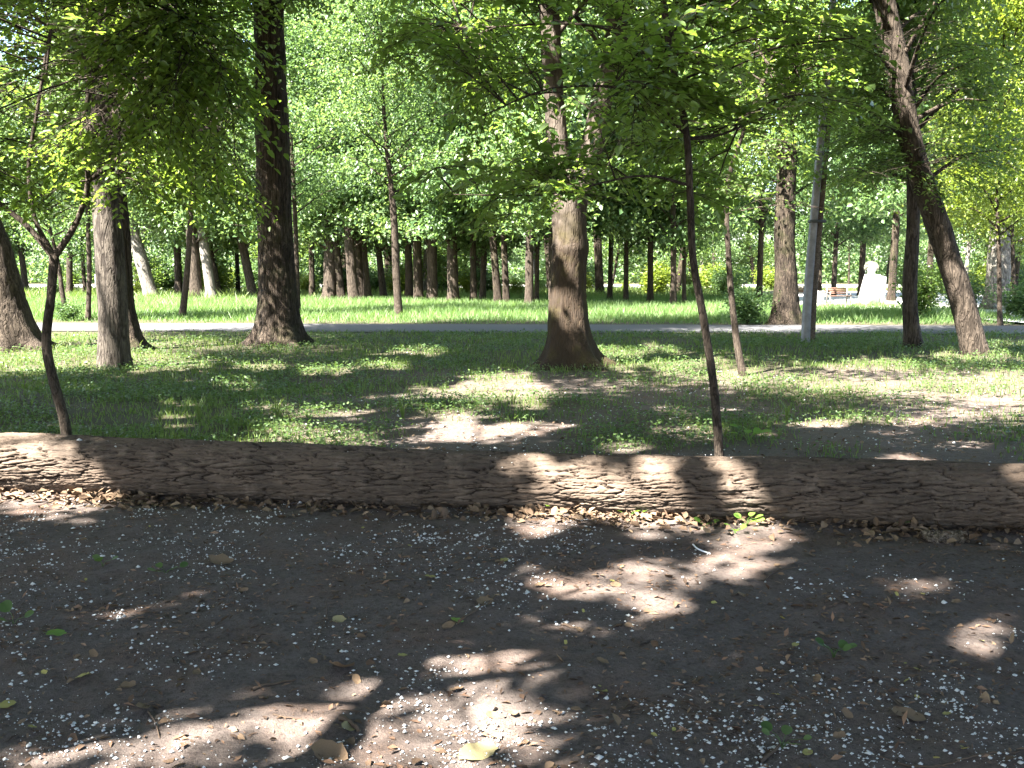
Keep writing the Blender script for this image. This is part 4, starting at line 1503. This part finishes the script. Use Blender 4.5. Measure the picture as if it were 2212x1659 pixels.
# needles, bark crumbs and broken twigs
a = Acc()
x, y = fg_points(46000)
ok = rng.uniform(0, 1, len(x)) < np.clip(fbm(x * 1.4, y * 1.4, 67, 4) * 3 - 1.0, .1, 1)
x, y = x[ok], y[ok]
x2, y2 = sample(9000, 7, 15)
ok = (rng.uniform(0, 1, len(x2)) < 1 - cover(x2, y2)) & (y2 > log_y(x2) + .25)
x, y = np.concatenate([x, x2[ok]]), np.concatenate([y, y2[ok]])
n = len(x)
C = np.stack([x, y, ground_z(x, y) + .004], 1)
D = rand_dir(n, .15)
L = .006 + .05 * rng.uniform(0, 1, n) ** 2.5
add_leaves(a, C, D, norm(rng.normal(0, .3, (n, 3)) + np.array([0, 0, 1])), L, np.maximum(L * rng.uniform(.08, .5, n), .0022), 'dia', .2, carve=False)
tag(a.build('needle_litter', M['litter']), 'brown needles and crumbs of bark strewn over the soil', 'litter', kind='stuff')

# small dry leaves, thick along the foot of the log
a = Acc()
x, y = fg_points(1500)
xb = rng.uniform(-4.2, 4.0, 2800)
yb = log_y(xb) - .15 - np.abs(rng.normal(0, .17, 2800))
ok = rng.uniform(0, 1, 2800) < np.clip(fbm(xb * 1.1, yb, 69, 3) * 2.2 - .4, .2, 1)
x2, y2 = sample(7000, 7, 20)
o2 = (rng.uniform(0, 1, len(x2)) < (1 - cover(x2, y2)) * .7 + .1) & (y2 > log_y(x2) + .25)
hi = np.concatenate([np.zeros(len(x)), rng.uniform(0, .03, ok.sum()), np.zeros(o2.sum())])
x, y = np.concatenate([x, xb[ok], x2[o2]]), np.concatenate([y, yb[ok], y2[o2]])
n = len(x)
C = np.stack([x, y, ground_z(x, y) + .006 + hi], 1)
L = np.where(hi > 0, rng.uniform(.025, .08, n), .012 + .04 * rng.uniform(0, 1, n) ** 2)
add_leaves(a, C, rand_dir(n, .35), norm(rng.normal(0, .45, (n, 3)) + np.array([0, 0, 1])), L, L * rng.uniform(.35, .75, n), 'ovate', .3, carve=False)
tag(a.build('leaf_litter', M['dry']), 'small dry brown leaves banked along the foot of the log', 'leaf litter', kind='stuff')


def leaf_mesh(seed, mat, name='dry_leaf', lobed=True, curl=.5):
    r = np.random.default_rng(seed)
    n, m = 22, 5
    a = Acc()
    V, q_ = [], []
    for i_ in range(n):
        t_ = i_ / n * 2 * pi
        rr = .5 * (1 - .18 * cos(t_)) * (1 + (.22 * abs(cos(2.5 * t_)) - .1 if lobed else 0)) * (1 + r.normal(0, .05))
        for j_ in range(1, m + 1):
            f_ = j_ / m
            x_, y_ = cos(t_) * rr * f_ * 1.15, sin(t_) * rr * f_ * .8
            z_ = curl * (.55 * y_ * y_ + .25 * x_ * x_ * r.uniform(.7, 1.2)) + .05 * sin(9 * x_ + seed) * abs(y_) * 2 + .06 * abs(y_)
            V.append((x_, y_, z_))
    V.append((0, 0, 0))
    for i_ in range(n):
        i2 = (i_ + 1) % n
        for j_ in range(m - 1):
            q_.append((i_ * m + j_, i_ * m + j_ + 1, i2 * m + j_ + 1, i2 * m + j_))
    a.add(V, q_, [(n * m, i_ * m, ((i_ + 1) % n) * m) for i_ in range(n)])
    P = np.array([[-.5, 0, .02], [-.68, .02, .04], [-.85, .05, .03]])
    tube(a, P, np.array([.012, .01, .009]), 4)
    return a.build(name, mat, smooth=True)


def put(o, px, py, size, rot=(0, 0, 0), dz=.006, label='', cat='leaf', group=None):
    b_ = gp(px, py)
    o.location = (b_[0], b_[1], float(ground_z(b_[0], b_[1])) + dz)
    o.rotation_euler = rot
    o.scale = (size, size, size)
    tag(o, label, cat, group)
    return o


GL = 'single fallen leaves on the bare soil'
BIG = [('dry_pale', 1040, 1632, .115, (.1, -.1, .3), False, .3, 'large pale yellowish leaf lying in the sun at the bottom edge'),
       ('dry_brown', 720, 1632, .105, (.35, .2, -.3), False, 1.2, 'large curled brown leaf on the sunlit soil at the bottom'),
       ('dry_brown', 480, 1217, .11, (.4, .1, .6), True, 1.5, 'crumpled brown leaf in the shaded left half of the soil'),
       ('dry_brown', 735, 1442, .11, (.3, .3, 2), True, 1.2, 'curled tan leaf at the upper edge of the sunlit patch'),
       ('dry_brown', 1970, 1548, .095, (.05, .1, -.5), False, .5, 'flat brown pointed leaf in the lower right of the soil'),
       ('yellow', 1092, 1216, .055, (.1, 0, 1), False, .5, 'small yellow leaf midway between the log and the sunlit patch'),
       ('yellow', 932, 1251, .05, (0, .2, .4), False, .4, 'pale yellow leaf in the centre of the shaded soil'),
       ('sprout', 986, 1350, .06, (.2, 0, 2), True, .5, 'green lobed fallen leaf in the centre of the soil'),
       ('yellow', 176, 1466, .05, (0, .3, 3), False, .6, 'bright yellow leaf low in the left part of the soil'),
       ('yellow', 18, 1526, .055, (.2, 0, 1), False, .4, 'yellow leaf at the left edge near the bottom'),
       ('yellow', 871, 1420, .045, (.1, .2, 1.2), False, .4, 'small round yellow leaf above the trunk shadow'),
       ('yellow', 1298, 1490, .05, (.2, .2, 2.2), False, .5, 'yellow leaf with a stalk right of the sunlit patch'),
       ('yellow', 1718, 1406, .035, (0, 0, 1), False, .3, 'tiny round yellow leaf on the dark right soil'),
       ('yellow', 1745, 1640, .04, (0, 0, 1), False, .3, 'tiny yellow leaf near the bottom right twig'),
       ('dry_brown', 1050, 1312, .08, (.3, 0, .8), False, 1, 'tan leaf folded beside a dark twig in the centre'),
       ('dry_pale', 755, 1575, .06, (.4, .3, 1), False, .8, 'pale leaf leaning on the dark twig in the trunk shadow'),
       ('dry_brown', 310, 1525, .06, (.3, .2, 1.6), True, 1, 'orange brown curled leaf beside thin twigs at lower left'),
       ('sprout', 125, 1372, .07, (.1, .1, .2), True, .4, 'broad green leaf lying flat at the left'),
       ('dry_pale', 735, 1345, .05, (.5, 0, .2), True, 1, 'pale torn leaf beside the thin dark twig')]
for k, (mt, px, py, sz_, rot, lob, cu, lab) in enumerate(BIG):
    put(leaf_mesh(200 + k, M[mt], 'fallen_leaf', lob, cu), px, py, sz_, rot, .006, lab, 'leaf', GL)
var = [leaf_mesh(300 + k, M['dry_brown'] if k < 3 else M['yellow'], 'dry_leaf', k % 2 == 0, 1.0) for k in range(5)]
for k in range(80):
    o = var[k] if k < 5 else var[k % 5].copy()
    if k >= 5:
        col.objects.link(o)
    while True:
        px, py = rng.uniform(10, 2200), rng.uniform(1100, 1650)
        b_ = gp(px, py)
        if b_[1] < log_y(b_[0]) - .2:
            break
    yel = k % 5 >= 3
    if yel and k % 10 < 5:
        px, py = rng.uniform(1150, 2200), rng.uniform(1220, 1650)
    put(o, px, py, rng.uniform(.014, .03) if yel else rng.uniform(.02, .055), tuple(rng.normal(0, .3, 2)) + (rng.uniform(0, 6),), .006,
        'small yellow leaf dropped on the shaded soil' if yel else 'small curled brown leaf dropped on the soil', 'leaf',
        'small yellow leaves on the soil' if yel else 'small brown leaves on the soil')

# twigs
TW = [([(545, 1500), (580, 1484), (640, 1472)], .007, 'short dark stick at the edge of the sunlit soil'),
      ([(735, 1560), (752, 1566), (775, 1580)], .012, 'stubby dark twig lying in the trunk shadow'),
      ([(678, 1410), (692, 1370), (706, 1330), (704, 1300)], .003, 'thin dark twig standing out on the shaded soil'),
      ([(345, 1265), (348, 1285), (335, 1305), (310, 1325)], .0025, 'pale curved stem on the left soil'),
      ([(1650, 1262), (1670, 1245), (1720, 1232)], .005, 'brown twig right of the sun flecks'),
      ([(1000, 1345), (1030, 1330), (1070, 1300), (1075, 1290)], .005, 'bent brown twig beside the tan folded leaf'),
      ([(1640, 1650), (1680, 1622), (1695, 1610)], .007, 'orange brown twig near the bottom right'),
      ([(1890, 1480), (1920, 1505), (1965, 1545)], .003, 'long straight stem pointing to the flat brown leaf'),
      ([(1215, 1355), (1240, 1362), (1255, 1370)], .006, 'short dark twig among the sun flecks'),
      ([(320, 1530), (335, 1560), (345, 1600)], .004, 'thin twig hanging down from the orange curled leaf'),
      ([(780, 1270), (830, 1262), (870, 1262)], .004, 'faint twig lying level in the centre left soil'),
      ([(1900, 1640), (2000, 1660), (2120, 1640), (2200, 1635)], .004, 'long dark root strand in the bottom right corner'),
      ([(590, 1545), (650, 1550), (740, 1535), (800, 1540)], .003, 'long thin twig across the sunlit soil')]
for pts, r, lab in TW:
    P = np.array([gp(x_, y_) for x_, y_ in pts])
    P[:, 2] = ground_z(P[:, 0], P[:, 1]) + r * .9
    P, R = smooth_path(P, np.linspace(r, r * .55, len(P)), .02)
    P[:, 2] += rng.normal(0, r * .4, len(P))
    a = Acc()
    tube(a, P, R, 6)
    o = a.build('twig', M['twig'], None, P[0], True)
    o.location = tuple(P[0])
    tag(o, lab, 'twig', 'fallen twigs on the soil')
# white straw
P = np.array([gp(1497, 1182), gp(1508, 1193), gp(1534, 1203)])
P[:, 2] = ground_z(P[:, 0], P[:, 1]) + .006
P, R = smooth_path(P, [.0045] * 3, .01)
a = Acc()
tube(a, P, R, 8)
o = a.build('plastic_straw', M['plastic'], None, P[0], True)
o.location = tuple(P[0])
tag(o, 'bent white plastic straw lying on the soil in front of the log', 'straw')
# bark slab by the log
a = Acc()
n1, n2 = 26, 14
V = []
for i_ in range(n1):
    for j_ in range(n2):
        u_, v_ = i_ / (n1 - 1) - .5, j_ / (n2 - 1) - .5
        e_ = 1 + .12 * sin(i_ * 1.9) * abs(v_)
        V.append((u_ * .27 * e_ + .02 * v_, v_ * .13 * (1 - .5 * abs(u_) ** 1.5) * (1 + .1 * sin(i_ * 1.3)), .028 * (1 - 3 * v_ * v_) + .012 * sin(i_ * .9 + j_ * .7) + .006 * sin(j_ * 3.1)))
Vt = np.array(V)
Vb = Vt - np.array([0, 0, .022])
qq = [(i_ * n2 + j_, (i_ + 1) * n2 + j_, (i_ + 1) * n2 + j_ + 1, i_ * n2 + j_ + 1) for i_ in range(n1 - 1) for j_ in range(n2 - 1)]
N_ = n1 * n2
ed = [i_ * n2 for i_ in range(n1)] + [(n1 - 1) * n2 + j_ for j_ in range(1, n2)] + [i_ * n2 + n2 - 1 for i_ in range(n1 - 2, -1, -1)] + [j_ for j_ in range(n2 - 2, 0, -1)]
a.add(np.vstack([Vt, Vb]), qq + [(q_[3] + N_, q_[2] + N_, q_[1] + N_, q_[0] + N_) for q_ in qq] + [(ed[k_], ed[k_] + N_, ed[(k_ + 1) % len(ed)] + N_, ed[(k_ + 1) % len(ed)]) for k_ in range(len(ed))])
put(a.build('bark_slab', M['bark_slab'], smooth=True), 2040, 1168, 1.0, (.1, .05, .15), .012, 'loose slab of grey bark in front of the log at right', 'bark')
# stubs
a = Acc()
for (ox, hh_, rr) in ((-.035, .05, .02), (.03, .06, .028)):
    P, R = smooth_path([np.array([ox, 0, -.02]), np.array([ox + .004, 0, hh_ * .6]), np.array([ox, .01, hh_])], [rr * 1.3, rr, rr * .7], .01)
    tube(a, P, R, 12, bark_disp(.003, .02, .05, 7, .4, .02, 4, rr))
put(a.build('root_stub', M['twig'], smooth=True), 950, 1125, 1.0, (0, 0, .3), 0, 'pair of dark root stubs sticking out near the log', 'root')


# seedlings
def seedling(px, py, n, leaf, h, label, mat='sprout', spread=.06):
    a = Acc()
    for k in range(n):
        t_ = k * 2.4 + rng.uniform(-.4, .4)
        e = np.array([cos(t_) * spread * rng.uniform(.4, 1), sin(t_) * spread * rng.uniform(.4, 1), h * rng.uniform(.5, 1)])
        P, R = smooth_path([np.array([0, 0, -.01]), e * np.array([.3, .3, .7]), e], [.0016, .0013, .001], .01)
        tube(a, P, R, 4)
        d_ = norm(np.array([e[0], e[1], .02]))
        nn = norm(np.array([rng.normal(0, .2), rng.normal(-.25, .2), 1]))
        sd = norm(np.cross(d_, nn))
        nn = np.cross(sd, d_)
        L = leaf * rng.uniform(.7, 1.2)
        ring_ = [e + d_ * L * (.5 - .5 * cos(w_)) + sd * L * .45 * sin(w_) + nn * L * .12 * abs(sin(w_)) for w_ in np.linspace(0, 2 * pi, 12, endpoint=False)]
        a.add(np.vstack([ring_, e + d_ * L * .5]), None, [(i_, (i_ + 1) % 12, 12) for i_ in range(12)])
    put(a.build('seedling', M[mat]), px, py, 1, (0, 0, 0), 0, label, 'seedling', 'green seedlings around the log')


seedling(1176, 1110, 4, .035, .06, 'tiny seedling at the log foot below the dappled bark')
seedling(1362, 1122, 3, .045, .05, 'round leaved seedling at the log foot, left of a close pair')
seedling(1388, 1120, 3, .04, .07, 'taller round leaved seedling next to another at the log foot')
seedling(1521, 1142, 2, .06, .04, 'single large round green leaf sprouting at the log foot')
seedling(1612, 1140, 6, .05, .06, 'bright seedling cluster at the log foot under the sunlit bark', spread=.09)
seedling(1588, 1158, 4, .045, .03, 'small seedling just in front of the bright cluster')
seedling(1935, 1142, 3, .04, .05, 'dim seedling at the log foot near the bark slab', 'cover')
seedling(1617, 958, 9, .08, .16, 'bright yellow green young plant behind the log, right of the crooked sapling', spread=.14)
seedling(222, 1228, 3, .05, .05, 'dark green seedling alone on the left soil', 'cover')
seedling(358, 1240, 5, .04, .03, 'flat green weed right of the dark seedling on the left soil', 'cover', .08)
seedling(30, 1350, 3, .055, .05, 'dark green leaves at the left edge of the soil', 'cover')
seedling(1800, 1432, 7, .04, .05, 'green weed rosette on the dark right soil', 'cover', .06)
seedling(1690, 1620, 6, .035, .05, 'green weed by the orange brown twig at bottom right', 'cover', .07)
print('far trees', cnt)
